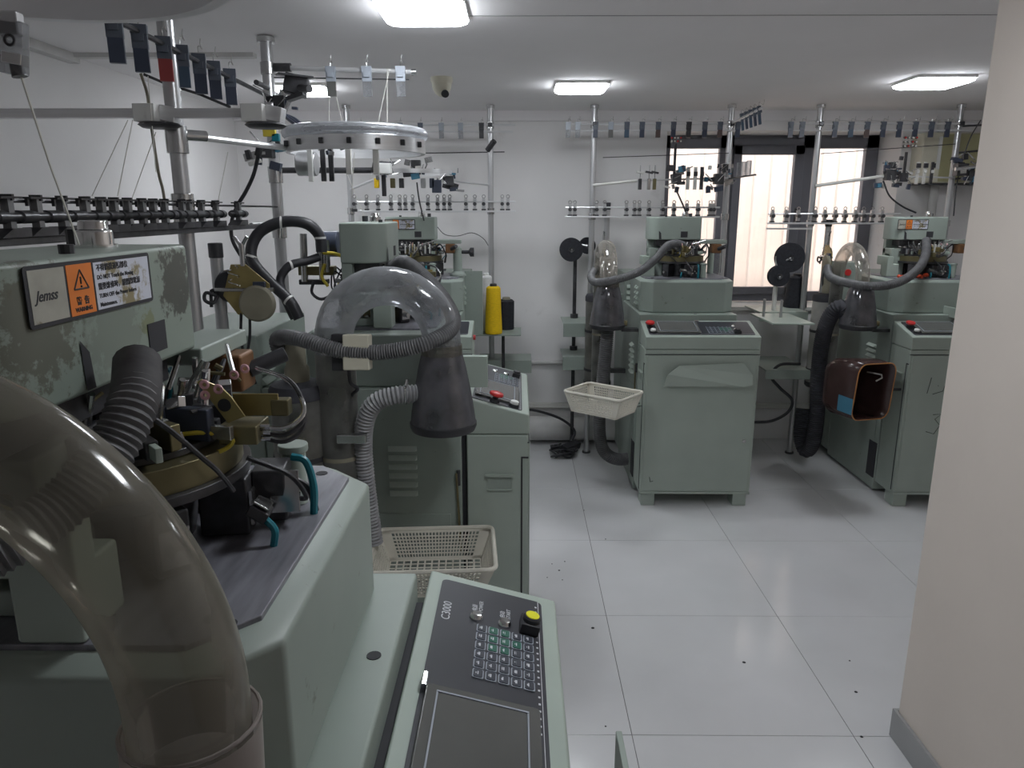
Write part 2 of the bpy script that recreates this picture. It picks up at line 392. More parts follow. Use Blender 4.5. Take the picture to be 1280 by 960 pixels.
ceiling_lamp(2.19, 4.30, .33, 'glowing square lamp over the machine beside the wall corner')
ceiling_lamp(.30, 1.25, .36, 'ceiling lamp over the aisle, outside the photo')

# dome camera on the ceiling
p = atz(552, 97, ZC); dc = empty('dome_camera', p, 0, 'white dome security camera on the ceiling above rear yarn rack', 'camera')
MB().lathe([(.062,0),(.062,-.018),(.058,-.03)], (0,0,0), caps=True).build('camera_base', Mt['cream'], dc)
MB().lathe([(.056*cos(t), -.028-.075*sin(t)) for t in [i*pi/2/8 for i in range(9)]], (0,0,0)).build('camera_dome', Mt['cream'], dc)
MB().lathe([(.004,0),(.02,.004),(.022,.014)], (.022,-.035,-.085), M=Matrix.Rotation(radians(125),4,'X'), caps=True).build('lens', Mt['black'], dc)
# ------------------------------------------------------------------ sock knitting machines
class Mach:
    """a machine's frame: x runs left to right for its operator, y from its front backwards"""
    def __init__(s, ox, oy, rz): s.o = Vector((ox, oy, 0)); s.rz = rz; s.R = Matrix.Rotation(-rz, 3, 'Z')
    def loc(s, p): return s.R @ (Vector(p) - s.o)
    def px(s, x, y, Y): return s.loc(at(x, y, Y))
    def pts(s, L): return [s.px(*q) for q in L]
def zp(y): return 1.10 + .27*y             # slope of the control panel
PM = Matrix.Translation((0, 0, 1.10)) @ Matrix.Rotation(math.atan(.27), 4, 'X')    # panel plane -> machine
def onp(mb, M=None):
    T = PM if M is None else PM @ M
    mb.v = [tuple(T @ Vector(p)) for p in mb.v]; return mb
RX = Matrix.Rotation(pi/2, 4, 'X')
key_meshes = {}
def keymesh(kind):
    if kind not in key_meshes:
        me = MB().prism(rect_round(-.0094, .0094, -.0074, .0074, .002, 1), 0, .003).mesh('key_face', Mt[kind], 0)
        key_meshes[kind] = me
    return key_meshes[kind]
edge_mesh = MB().prism(rect_round(-.0113, .0113, -.0092, .0092, .003, 2), 0, .0018).mesh('key', Mt['key_edge'], 0)

def machine(mc, label, head_mat, lab=True, louver_side=None, keys=True, tray=None, hx0=.09, L=(.10, .30, 1.722, 1.788), yellow=False, detail=2, slots=True, cone=True, tr=.065, tm='clear', dm='dusty'):
    g = empty('sock_knitting_machine', mc.o, mc.rz, label, 'knitting machine')
    # -- control console
    cb = MB(); cb.box(0, .70, 0, .235, .085, 1.02)
    con = cb.build('console_cabinet', Mt['green2'], g, .006)
    top = MB(); n = 4
    V = [(x, y, z) for x in (0, .70) for y, z in ((-.004, 1.022), (-.004, zp(-.004)), (.24, zp(.24)), (.24, 1.022))]
    top.add(V, [(0,1,2,3), (4,7,6,5), (0,4,5,1), (1,5,6,2), (2,6,7,3), (0,3,7,4)])
    pan = top.build('control_panel', Mt['light_green'] if yellow else Mt['green2'], g, .006)
    ov = onp(MB().prism(rect_round(.028, .672, .026, .222, .012), 0, .0022)).build('panel_overlay', Mt['panel'], pan)
    onp(MB().box(.03, .67, .0325, .0335, .0022, .0026)).build('overlay_line', Mt['print'], pan, 0, 0)
    sb = onp(MB().prism(rect_round(.075, .345, .040, .215, .008), .002, .012)).build('screen_bezel', Mt['screen'], pan, .002)
    onp(MB().prism(rect_round(.10, .325, .062, .195, .004), .012, .0135)).build('display_screen', Mt['screen'], pan)
    onp(MB().box(.10, .325, .196, .1985, .012, .0145).box(.10, .325, .0585, .061, .012, .0145).box(.326, .329, .0585, .1985, .012, .0145).box(.096, .099, .0585, .1985, .012, .0145)).build('screen_rim', Mt['key_edge'], pan, 0, 0)
    for i in range(6):
        for j in range(5):
            x, y = .405+.0255*i, .054+.0210*j
            e = bpy.data.objects.new('key', edge_mesh); C.objects.link(e); e.parent = pan
            T = PM @ Matrix.Translation((x, y, .0022)); e.matrix_local = T
            k = bpy.data.objects.new('key_face', keymesh('key_green' if (3 <= i and 1 < j < 4) or (i == 4 and j == 1) else 'key_dark')); C.objects.link(k); k.parent = e
            if detail > 1:
                q = MB(); r = random.Random(i*7+j)
                q.box(-.004, .004, -.001+.002*r.random(), .001+.002*r.random(), .003, .0033); q.box(r.uniform(-.004, 0), r.uniform(.001, .004), .0028, .0042, .003, .0033)
                k2 = q.build('key_print', Mt['print'], e, 0, 0); k2['kind'] = 'stuff'
    if detail > 1:
        for q in range(22): onp(MB().box(.30+.0165*q, .304+.0165*q, .036, .0395, .0022, .0026)).build('print_mark', Mt['print'], pan, 0, 0)
        text_mesh('C3000', .022, Mt['print'], PM @ Matrix.Translation((.535, .197, .0024)), 'panel_lettering', pan)
        text_mesh('电源\nPOWER', .011, Mt['print'], PM @ Matrix.Translation((.585, .150, .0024)), 'panel_lettering', pan)
        text_mesh('启动\nSTART', .011, Mt['print'], PM @ Matrix.Translation((.585, .098, .0024)), 'panel_lettering', pan)
    for y in (.150, .098):
        onp(MB().lathe([(.013,0),(.013,.003),(.0105,.007),(.0085,.009),(.004,.0085)], (.565, y, .002), 20, caps=True)).build('push_button', Mt['chrome'], pan)
    MB().cyl(PM @ Vector((.335, .219, .010)), PM @ Vector((.365, .219, .010)), .005, n=10).build('bezel_latch', Mt['chrome'], pan)
    kb = onp(MB().box(.548, .588, .036, .070, .002, .022)).build('knob_base', Mt['black'], pan, .002)
    onp(MB().lathe([(.0165,.02),(.0165,.028),(.014,.031)], (.568, .053, 0), 20, caps=True)).build('rotary_knob', Mt['black'] if not yellow else Mt['black'], pan)
    if yellow: onp(MB().lathe([(.0125,.030),(.0125,.0325)], (.568, .053, 0), 20, caps=True)).build('knob_cap', Mt['yellow'], pan)
    es = onp(MB().lathe([(.019,0),(.019,.012),(.011,.014),(.011,.026)], (.045, .135, .002), 20, caps=True)).build('stop_button', Mt['black'], pan)
    onp(MB().lathe([(.011,.026),(.026,.027),(.028,.032),(.026,.038),(.015,.042)], (.045, .135, .002), 20, caps=True)).build('stop_cap', Mt['red'], es)
    st = onp(MB().lathe([(.02,0),(.02,.012)], (.052, .06, .002), 20, caps=True)).build('start_button', Mt['black'], pan)
    onp(MB().lathe([(.016,.012),(.016,.022),(.013,.024)], (.052, .06, .002), 20, caps=True)).build('start_cap', Mt['white'], st)
    # red switch at the right end of the console
    MB().cyl((.70, .11, 1.075), (.715, .11, 1.075), .016).build('side_switch', Mt['red'], pan)
    # door and trims of the console
    dr = MB().box(.015, .685, -.006, 0, .105, .985).build('console_door', Mt['green2'], g, .003)
    MB().box(0, .70, -.004, .004, .988, .992).build('door_seam', Mt['ink'], dr, 0, 0)
    MB().cyl((.64, -.006, .44), (.64, -.011, .44), .011).build('door_lock', Mt['steel'], dr)
    MB().box(.0, .70, -.006, .006, .085, .102).build('bottom_lip', Mt['green2'], con, .002)
    for x in (.015, .60): MB().box(x, x+.085, .01, .12, 0, .085).build('foot', Mt['green2'], g, .003)
    # recessed grip and dark slit on the machine's left side
    hp = MB().box(-.003, 0, .065, .155, .80, .86).build('grip_recess', Mt['green'], con, 0, 0)
    MB().box(-.012, 0, .055, .165, .855, .864).box(-.006, 0, .06, .16, .798, .803).box(-.006, 0, .06, .064, .80, .86).build('grip_rim', Mt['green2'], con, 0, 0)
    MB().box(-.0025, .0, .022, .028, .11, .93).box(-.0025, 0, 0, .028, .928, .934).build('door_gap', Mt['ink'], con, 0, 0)
    MB().box(.697, .7015, .02, .23, .78, .784).build('side_seam', Mt['ink'], con, 0, 0)
    # -- main cabinet behind it
    mbx = MB().box(0, .62, .255, 1.0, .02, 1.2)
    cab = mbx.build('main_cabinet', Mt['green'], g, .006)
    MB().box(.02, .60, .236, .256, .1, 1.15).build('cabinet_gap', Mt['ink'], g, 0, 0)
    MB().cyl((.36, .285, 1.199), (.36, .285, 1.2012), .011).build('bolt_hole', Mt['ink'], cab, 0, 0)
    for k in range(6):
        z = .775+.036*k
        MB().add([(-.0005, .425, z), (-.0005, .535, z), (-.0005, .535, z+.02), (-.0005, .425, z+.02), (-.020, .43, z+.004), (-.020, .53, z+.004)],
                 [(0,4,5,1), (4,3,2,5), (0,3,4), (1,5,2)]).build('louver', Mt['louver'], cab, 0, 0)
    MB().box(-.004, 0, .30, .72, .10, .70).build('side_door', Mt['green'], cab, .002)
    MB().box(-.006, 0, .26, .36, .10, .34).build('side_vent', Mt['ink'], cab, 0, 0)
    MB().tube([(-.012, .275, .87), (-.012, .262, .55)], .0045, 8).build('door_rod', Mt['olive'], cab)
    MB().cyl((-.006, .268, .88), (-.006, .268, .82), .008, n=8).build('rod_clip', Mt['dark'], cab)
    # -- upper block with the steel deck
    def oct_(x0, x1, y0, y1, c): return [(x0+c, y0), (x1-c, y0), (x1, y0+c), (x1, y1), (x0, y1), (x0, y0+c)]
    B = MB(); P0 = oct_(.02, .62, .32, .83, .07); P1 = oct_(.02, .62, .32, .83, .07); P2 = oct_(.042, .598, .342, .81, .062)
    V = [(x, y, 1.202) for x, y in P0] + [(x, y, 1.398) for x, y in P1] + [(x, y, 1.412) for x, y in P2]
    B.add(V, [tuple(range(6))[::-1], tuple(range(12, 18))] + [(r*6+i, r*6+(i+1)%6, (r+1)*6+(i+1)%6, (r+1)*6+i) for r in (0, 1) for i in range(6)])
    blk = B.build('upper_block', Mt['green'], g, .006)
    MB().prism(oct_(.05, .59, .35, .80, .058), 1.410, 1.4185).build('deck_plate', Mt['deck'], g, .0015)
    for x, y in ((.55, .40), (.10, .40), (.09, .38), (.50, .75)):
        MB().cyl((x, y, 1.4185), (x, y, 1.4192), .010, n=14).build('deck_hole', Mt['ink'], g, 0, 0)
    if louver_side is not None:
        s, x = louver_side
        for r in range(4):
            for c_ in range(2):
                y = .46+.075*c_; z = 1.235+.034*r
                MB().add([(x, y, z), (x, y+.055, z), (x, y+.055, z+.02), (x, y, z+.02), (x+s*.013, y+.004, z+.001), (x+s*.013, y+.051, z+.001)],
                         [(0,4,5,1), (4,3,2,5), (0,3,4), (1,5,2)]).build('louver', Mt['light_green'], blk, 0, 0)
    # -- rear motor housing
    rb = MB().box(-.0, .62, 1.002, 1.40, .05, 1.40).build('motor_housing', Mt['green'], g, .006)
    for k in range(6):
        z = 1.08+.042*k
        MB().add([(.02, 1.0015, z), (.14, 1.0015, z), (.14, 1.0015, z+.026), (.02, 1.0015, z+.026), (.024, .985, z+.001), (.136, .985, z+.001)],
                 [(0,4,5,1), (4,3,2,5), (0,3,4), (1,5,2)]).build('louver', Mt['light_green'], rb, 0, 0)
    # -- head cover: hollow-looking enamel hood with a rounded front-left corner
    r = .085; hx1, hy0, hy1 = .43, .535, .70
    poly = [(hx1, hy0), (hx1, hy1), (hx0, hy1)] + [(hx0+r-r*cos(t), hy0+r-r*sin(t)) for t in [pi/2*i/6 for i in range(7)]]
    H = MB().prism(poly, 1.655, 1.803); hd = H.build('head_cover', head_mat, g, .007)
    MB().box(hx0+.05, .40, hy0+.03, hy1-.01, 1.615, 1.656).build('hood_underside', Mt['dark'], hd, .003)
    MB().cyl((.335, .61, 1.80), (.335, .61, 1.825), .022, n=24).build('bearing_cap', Mt['chrome'], hd, .003)
    MB().cyl((.335, .61, 1.801), (.335, .61, 1.807), .0265, n=24).build('bearing_ring', Mt['chrome'], hd)
    MB().cyl((.335, .61, 1.825), (.335, .61, 1.837), .018, .016, n=24).build('bearing_top', Mt['chrome'], hd, .002)
    MB().cyl((.20, .565, 1.80), (.20, .565, 1.813), .008, n=10).build('hood_bolt', Mt['black'], hd)
    MB().cyl((.38, .66, 1.80), (.38, .66, 1.825), .012, n=10).build('hood_bolt', Mt['black'], hd)
    MB().add([(.150, hy0-.0012, 1.715), (.165, hy0-.0012, 1.70), (.169, hy0-.0012, 1.66), (.152, hy0-.0012, 1.66)], [(0,1,2,3)]).build('hood_slot', Mt['ink'], hd, 0, 0)
    MB().box(.295, .34, hy0-.0012, hy0, 1.672, 1.71).build('hood_window', Mt['ink'], hd, 0, 0)
    if lab:
        y = hy0-.001; T = lambda x, z, d=0: Matrix.Translation((x, y-d, z)) @ RX
        l0, l1, b0, b1 = L; W = l1-l0; Hh = b1-b0; X = lambda u: l0+W*u; Z = lambda v: b0+Hh*v
        lb = MB().prism(rect_round(l0, l1, b0, b1, .004, 2), 0, .001, Matrix.Translation((0, y, 0)) @ RX).build('warning_label', Mt['ink'], hd, 0, 0)
        e = .0015; q = .045*.2/W
        MB().box(X(.022), X(.26), y-e, y-.001, Z(.07), Z(.93)).build('brand_field', Mt['labelg'], lb, 0, 0)
        MB().box(X(.275), X(.465), y-e, y-.001, Z(.06), Z(.94)).build('orange_field', Mt['orange'], lb, 0, 0)
        MB().box(X(.48), X(.978), y-e, y-.001, Z(.07), Z(.93)).build('text_field', Mt['labelw'], lb, 0, 0)
        text_mesh('Jemss', Hh*.25, Mt['ink'], T(X(.05), Z(.42), e+.0002), 'label_lettering', lb, shear=.4, bold=.0002)
        tri = MB(); c = Vector((X(.37), 0, Z(.62))); Rr = Hh*.22
        for i in range(3):
            a, b = 2*pi*i/3+pi/2, 2*pi*(i+1)/3+pi/2
            tri.tube([(c.x+Rr*1.15*cos(a), y-e, c.z+Rr*sin(a)), (c.x+Rr*1.15*cos(b), y-e, c.z+Rr*sin(b))], .0010, 6)
        tri.tube([(c.x, y-e, c.z+.006), (c.x, y-e, c.z-.0015)], .0012, 6).cyl((c.x, y-e-.001, c.z-.0042), (c.x, y-e+.001, c.z-.0042), .0012, n=6)
        tri.build('warning_triangle', Mt['ink'], lb)
        text_mesh('警  告', Hh*.15, Mt['ink'], T(X(.37), Z(.25), e+.0002), 'label_lettering', lb, align='CENTER', bold=.0003)
        text_mesh('WARNING', Hh*.105, Mt['ink'], T(X(.37), Z(.12), e+.0002), 'label_lettering', lb, align='CENTER', bold=.0002)
        for tx, s, z in (('不得觸摸運轉部位', .145, .78), ('DO NOT Touch the Moving', .115, .62), ('需要維修時，請關閉電源', .145, .44), ('TURN OFF the Power before', .115, .28), ('Maintenance.', .115, .12)):
            text_mesh(tx, Hh*s*.95, Mt['ink'], T(X(.50), Z(z), e+.0002), 'label_lettering', lb, bold=.00015)
    # -- support column and arm that carry the head
    cl = MB().box(.10, .19, .57, .70, 1.4185, 1.45).box(.10, .19, .66, .70, 1.44, 1.66).box(.10, .19, .57, .70, 1.56, 1.60).box(.10, .19, .57, .60, 1.44, 1.57)
    cl.build('head_column', Mt['green'], g, .005)
    MB().box(.05, .13, .51, .58, 1.4185, 1.50).box(.05, .09, .51, .66, 1.49, 1.55).build('deck_bracket', Mt['light_green'], g, .005)
    MB().box(.42, .60, .525, .60, 1.630, 1.656).build('head_arm', Mt['green'], g, .004)
    MB().box(.50, .56, .50, .58, 1.57, 1.630).build('arm_casting', Mt['brown'], g, .006)
    MB().cyl((.54, .505, 1.598), (.575, .455, 1.618), .013, n=12).build('arm_knob', Mt['black'], g, .002)
    MB().cyl((.56, .76, 1.4185), (.56, .76, 1.60), .022, n=16).build('post', Mt['light_green'], g)
    # -- knitting head under the hood
    cx, cy = .31, .60
    def ring(name, r0, r1, z0, z1, m, n=40): return MB().lathe([(r0, z0), (r1, z0), (r1, z1), (r0, z1), (r0, z0)], (cx, cy, 0), n).build(name, m, g, .0012)
    ring('bed_plate', .05, .165, 1.505, 1.518, Mt['dark']); ring('cam_ring', .10, .155, 1.518, 1.552, Mt['olive']); ring('dial_plate', .02, .13, 1.553, 1.562, Mt['dark'])
    nc = MB().lathe([(.055, 1.562), (.055, 1.612)], (cx, cy, 0), 30, caps=True).build('needle_cylinder', Mt['steel'], g)
    ndl = MB()
    for k in range(40): 
        a = 2*pi*k/40; ndl.cbox((cx+.056*cos(a), cy+.056*sin(a), 1.588), (.004, .0022, .05), (0, 0, a))
    ndl.build('needles', Mt['chrome'], nc, 0, 0)['kind'] = 'stuff'
    MB().cyl((cx, cy, 1.4185), (cx, cy, 1.51), .085, .10, n=28).build('cylinder_base', Mt['dark'], g)
    for k in range(7):
        a = 2*pi*k/7+.35; T = Matrix.Translation((cx, cy, 0)) @ Matrix.Rotation(a, 4, 'Z')
        MB().box(.10, .165, -.022, .022, 1.4185, 1.50, T).build('actuator_block', Mt['dark'], g, .004)
        MB().cyl(T @ Vector((.166, 0, 1.45)), T @ Vector((.185, 0, 1.45)), .009, n=10).build('actuator_fitting', Mt['steel'], g)
        if detail > 1: MB().box(.166, .170, -.018, .018, 1.432, 1.48, T).build('actuator_plate', Mt['olive'] if k % 3 == 0 else Mt['steel'], g, 0, 0)
    rr = random.Random(11)
    for k in range(24):
        a = 2*pi*k/24+rr.uniform(-.05, .05); T = Matrix.Translation((cx, cy, 0)) @ Matrix.Rotation(a, 4, 'Z')
        MB().box(.068+rr.random()*.03, .128+rr.random()*.028, -.0075, .0075, 1.563, 1.575+rr.random()*.035, T).build('selector_block', Mt[('dark', 'black', 'ten_grey', 'dark', 'olive', 'navy')[k % 6]], g, .002)
        MB().cyl(T @ Vector((.09+rr.random()*.04, 0, 1.60)), T @ Vector((.12, rr.uniform(-.02,.02), 1.645)), .004, n=8).build('lever', Mt['steel'], g)
        if k % 2: MB().cbox(T @ Vector((.155, 0, 1.575)), (.035, .008, .018), (0, 0, a)).build('lever_plate', Mt['steel'] if k % 3 else Mt['light_green'], g, .001)
    for k in range(10):                          # wiring looped round the head
        a = rr.uniform(-.5, pi+.9); T = Matrix.Translation((cx, cy, 0)) @ Matrix.Rotation(a, 4, 'Z'); s_ = rr.uniform(.03, .08)
        m = [Mt['black'], Mt['black'], Mt['dark'], Mt['wire_y'], Mt['teal'], Mt['black']][k % 6]
        MB().tube(spline([T @ Vector(q) for q in ((.12, -.03, 1.57), (.175, -.02, 1.60+s_*.4), (.185, s_*.6, 1.56), (.165, s_, 1.53), (.15, s_+.02, 1.50))], 5), .0032, 7).build('head_wire', m, g)
    for k in range(40 if detail > 1 else 30):     # small cams, springs and levers crowded on the cam ring
        a = rr.uniform(0, 2*pi); q = Vector((cx, cy, 0)) + Vector((cos(a), sin(a), 0))*rr.uniform(.09, .165) + Vector((0, 0, rr.uniform(1.56, 1.63)))
        m = [Mt['dark'], Mt['steel'], Mt['black'], Mt['olive'], Mt['chrome'], Mt['dark']][k % 6]
        if k % 3 == 0: MB().cyl(q, q+Vector((rr.uniform(-.03, .03), rr.uniform(-.03, .03), rr.uniform(.0, .03))), rr.uniform(.002, .005), n=8).build('cam_lever', m, g)
        elif k % 3 == 1: MB().cbox(q, (rr.uniform(.012, .035), rr.uniform(.008, .016), rr.uniform(.006, .02)), (rr.uniform(-.3, .3), rr.uniform(-.3, .3), a)).build('cam_block', m, g, .001)
        else: MB().lathe([(.003, 0), (.007, .001), (.007, .006), (.003, .008)], q, 10, caps=True).build('cam_screw', Mt['steel'], g)
    # yarn finger bracket with ceramic eyelets, at the operator's right front
    fx_, fy_ = .30, .42
    fb = MB().box(.285, .335, .405, .455, 1.555, 1.58).build('finger_block', Mt['olive'], g, .002)
    pq = [(.478, 1.637), (.472, 1.641), (.446, 1.629), (.436, 1.618), (.420, 1.592), (.443, 1.583)]
    pl = MB().prism([(-a_, b_) for a_, b_ in pq], -.0015, .0015, Matrix.Translation((.292, 0, 0)) @ Matrix(((0,0,1,0),(-1,0,0,0),(0,1,0,0),(0,0,0,1)))).build('finger_plate', Mt['gold'], g, .0006)
    for yy, zz in ((.468, 1.634), (.451, 1.628), (.4685, 1.620)):
        MB().torus((.290, yy, zz), .0045, .0021, 16, 8, Matrix.Rotation(pi/2, 4, 'Y')).build('eyelet', Mt['pink'], pl)
    MB().cyl((.2895, .445, 1.607), (.2945, .445, 1.607), .0085, n=20).build('plate_hole', Mt['ink'], pl, 0, 0)
    MB().box(.318, .321, .385, .445, 1.585, 1.615).build('rear_finger_plate', Mt['gold'], g, .001)
    MB().box(.315, .335, .372, .395, 1.585, 1.607).build('finger_end', Mt['olive'], g, .002)
    for k in range(3): MB().tube(spline([(.30, .405, 1.575-.007*k), (.305, .375, 1.572-.009*k), (.32, .355, 1.585-.008*k), (.335, .36, 1.605), (.36, .385, 1.625), (.40, .44, 1.632)], 5), .0032, 7).build('air_tube', Mt['dark'] if k else Mt['steel'], g)
    for k in range(3): MB().cyl((.30, .405, 1.560+.008*k), (.30, .392, 1.560+.008*k), .0034, n=8).build('air_fitting', Mt['chrome'], g)
    for k in range(2): MB().torus((.355+.04*k, .455, 1.632), .0048, .002, 14, 6, Matrix.Rotation(pi/2, 4, 'Y')).build('eyelet', Mt['pink'], g)
    MB().cyl((.355, .455, 1.632), (.45, .50, 1.655), .0035, n=8).build('eyelet_rod', Mt['steel'], g)
    MB().tube(spline([(.27, .52, 1.57), (.275, .47, 1.575), (.28, .435, 1.565), (.275, .45, 1.55), (.265, .50, 1.545)], 5), .003, 7).build('head_wire', Mt['wire_y'], g)
    vb = MB().cbox((.37, .42, 1.462), (.062, .046, .075), (0, 0, .15)).build('valve_block', Mt['dark'], g, .004)
    MB().cbox((.345, .395, 1.468), (.004, .04, .06), (0, .1, .15)).build('valve_plate', Mt['steel'], vb, .001)
    for q in range(4): MB().cyl((.355+.012*q, .394, 1.45+.012*(q % 2)), (.354+.012*q, .384, 1.45+.012*(q % 2)), .0042, n=8).build('valve_fitting', Mt['chrome'], vb)
    MB().tube(spline([(.36, .385, 1.452), (.345, .365, 1.46), (.325, .38, 1.50), (.31, .43, 1.53)], 5), .0035, 7).build('valve_tube', Mt['black'], vb)
    MB().cbox((.30, .415, 1.458), (.055, .028, .016), (.6, .2, .2)).build('valve_lever', Mt['dark'], g, .003)
    MB().cbox((.30, .409, 1.470), (.05, .022, .003), (.6, .2, .2)).build('lever_cap', Mt['steel'], g, .001)
    MB().cyl((.425, .405, 1.4185), (.425, .405, 1.50), .018, n=14).build('deck_post', Mt['light_green'], g, .003)
    MB().cyl((.425, .405, 1.50), (.425, .405, 1.512), .022, n=18).build('post_collar', Mt['green'], g, .002)
    MB().tube(spline([(.385, .395, 1.505), (.385, .375, 1.498), (.385, .366, 1.46), (.384, .368, 1.418)], 6), .0058, 8).build('air_tube', Mt['teal'], g)
    MB().tube(spline([(.385, .40, 1.475), (.39, .375, 1.455), (.395, .368, 1.418)], 6), .0050, 8).build('air_tube', Mt['black'], g)
    MB().tube(spline([(.285, .405, 1.455), (.28, .39, 1.44), (.278, .392, 1.418)], 6), .005, 8).build('air_tube', Mt['teal'], g)
    # -- suction: U-tube, smoked cone, standing waste tube, lint drum
    if cone:
        x, ya, yb, r, R_ = -.2, .30, .665, tr, .1825
        arc = [(x, ya, 1.38)] + [(x, (ya+yb)/2 - R_*cos(t), 1.42 + R_*sin(t)) for t in [pi*i/20 for i in range(21)]] + [(x, yb, 1.36)]
        MB().tube(arc, r, 24, False).build('suction_bend', Mt[tm], g)
        MB().tube([(x, yb, 1.375), (x, yb, .60)], r*1.04, 24, False).build('waste_tube', Mt['dusty'], g)
        MB().lathe([(r*1.06, 1.0), (r*1.08, 1.0), (r*1.08, 1.015)], (x, yb, 0), 24).build('tube_collar', Mt['tan'], g)
        MB().lathe([(.066, 1.36), (.070, 1.36), (.070, 1.405), (.066, 1.405)], (x, ya, 0), 24).build('cone_collar', Mt['yellowed'], g)
        MB().lathe([(.064, 1.385), (.072, 1.365), (.083, 1.32), (.098, 1.24), (.109, 1.17), (.113, 1.13)], (x, ya, 0), 36).build('suction_cone', Mt['smoke'], g)
        MB().lathe([(.09, 1.10), (.11, 1.105), (.116, 1.12), (.116, 1.132), (.112, 1.135)], (x, ya, 0), 36, caps=True).build('cone_base', Mt['black'], g)
        MB().box(-.11, .0, ya-.03, ya+.03, 1.085, 1.105).build('cone_bracket', Mt['dark'], g, .002)
        MB().cyl((x+.10, ya-.02, 1.14), (x+.125, ya-.02, 1.14), .018, n=12).build('cone_clamp', Mt['olive'], g)
        dx, dy = -.2, .80
        MB().lathe([(.094, .62), (.096, 1.235)], (dx, dy, 0), 32).build('lint_drum', Mt[dm], g)
        for z in (.72, 1.0): MB().lathe([(.096, z), (.0985, z), (.0985, z+.018), (.096, z+.018)], (dx, dy, 0), 32).build('drum_band', Mt['black'], g)
        MB().lathe([(.07, .63), (.086, .66), (.086, 1.06), (.05, 1.12)], (dx, dy, 0), 20, caps=True).build('drum_lint', Mt['lint'], g)
        MB().lathe([(.099, 1.22), (.099, 1.25), (.09, 1.268), (.04, 1.278)], (dx, dy, 0), 32, caps=True).build('drum_lid', Mt['hose_dark'], g, .002)
        MB().lathe([(.099, .61), (.099, .64), (.09, .60)], (dx, dy, 0), 32, caps=True).build('drum_base', Mt['black'], g)
        MB().box(-.13, .0, dy-.02, dy+.02, .70, .73).build('drum_bracket', Mt['dark'], g)
        MB().lathe([(.042, 1.27), (.042, 1.32), (.034, 1.335), (.034, 1.41), (.028, 1.415)], (dx, dy, 0), 20, caps=True).build('drum_neck', Mt['tan'], g)
    return g

# placements: the column by the aisle faces +x, the back row faces the camera
A = Mach(.07, .61, pi/2); B_ = Mach(.04, 2.65, pi/2); R5 = Mach(-.98, 4.39, 0); R3 = Mach(.775, 4.394, 0); R4 = Mach(2.385, 4.394, 0)
HG = Mt['green']
wornA = worn('worn_head_enamel', [((.385, .535, 1.755), .075, (.045,.04,.035), .8), ((.09, .535, 1.74), .10, (.10,.095,.07), .75), ((.30, .535, 1.712), .03, (.16,.17,.03), .5), ((.22, .535, 1.712), .10, (.10,.10,.08), .3)])
gA = machine(A, 'green knitting machine with a bold orange warning label and a big dusty clear bend', wornA, yellow=True, cone=False, hx0=0, L=(.075, .315, 1.738, 1.798))
gB = machine(B_, 'green knitting machine with clear hoop, smoked cone and a beige basket against its side', HG, lab=False)
g5 = machine(R5, 'green knitting machine at the rear wall beside the yellow yarn cone', HG, detail=1, louver_side=(1, .62), cone=False)
g3 = machine(R3, 'green knitting machine with blank grey-green front flap, left of the window centre', HG, lab=False, detail=1, louver_side=(-1, .02), tr=.056, tm='milky_backlit')
g4 = machine(R4, 'green knitting machine with pencilled figures on its door, partly behind the wall corner', HG, detail=1, tr=.042, tm='milky_backlit', dm='drum_grey')

# --- extras of the foremost machine
def bend(pts, r, mat, parent, name, n=28, caps=False): return MB().tube(pts, r, n, caps).build(name, mat, parent)
Yt = .505
P = lambda x, y, Y=Yt: A.px(x, y, Y)
U = []
c0 = at(-161, 880, Yt); e0 = at(235, 880, Yt); Rr = (e0-c0).length
for t in [i*pi/26 for i in range(27)]: U.append(A.loc(c0 + Vector((1,0,0))*Rr*cos(t) + Vector((0,0,1))*Rr*sin(t)))
low = A.loc(at(243, 965, Yt)); low2 = A.loc(at(250, 1060, Yt))
bend(spline([low] + U, 2), .047, Mt['yellowed'], gA, 'suction_bend')
bend([low2, A.loc(at(246, 985, Yt)), A.loc(at(240, 905, Yt))], .0535, Mt['sleeve'], gA, 'bend_sleeve')
MB().torus(A.loc(at(239.5, 900, Yt)), .0525, .0018, 28, 6).build('sleeve_lip', Mt['sleeve'], gA)
hp = [(172, 452, .80), (168, 500, .74), (140, 560, .70), (85, 625, .66), (20, 672, .62), (-70, 720, .58)]
hose_mb(A.pts(hp), .0255, .0075, .12, 16).build('suction_hose', Mt['hose'], gA)
# plate standing ajar from the console front
MB().box(.30, .626, -.134, -.122, .35, .86).build('open_flap', Mt['green'], gA, .002)
MB().box(.58, .60, -.128, 0, .50, .53).build('flap_hinge', Mt['green'], gA)
# --- thin suction hose from the lint drum, round the cone, up into the knitting head
for mc, g in ((B_, gB),):
    hp = [(352, 447, 2.45), (347, 424, 2.43), (372, 423, 2.36), (425, 438, 2.33), (480, 440, 2.33), (535, 428, 2.34), (566, 407, 2.43), (556, 376, 2.56), (528, 344, 2.68), (505, 328, 2.78), (488, 336, 2.86)]
    loc = mc.pts(hp)
    hose_mb(loc, .0265, .0085, .12, 14).build('suction_hose', Mt['hose'], g)
def shift(L, d): return [p + Vector(d) for p in L]
h3 = [Vector(p) for p in ((-.2, .80, 1.41), (-.235, .72, 1.45), (-.29, .52, 1.42), (-.28, .30, 1.40), (-.17, .20, 1.425), (-.02, .24, 1.47), (.10, .33, 1.545), (.18, .42, 1.615), (.25, .47, 1.635), (.31, .50, 1.62))]
hose_mb(h3, .0265, .0085, .12, 12).build('suction_hose', Mt['hose'], g3)
h4 = [Vector(p) for p in ((-.2, .80, 1.41), (-.26, .70, 1.46), (-.31, .50, 1.41), (-.22, .24, 1.385), (-.05, .20, 1.40), (.10, .25, 1.47), (.20, .34, 1.56), (.26, .46, 1.66))]
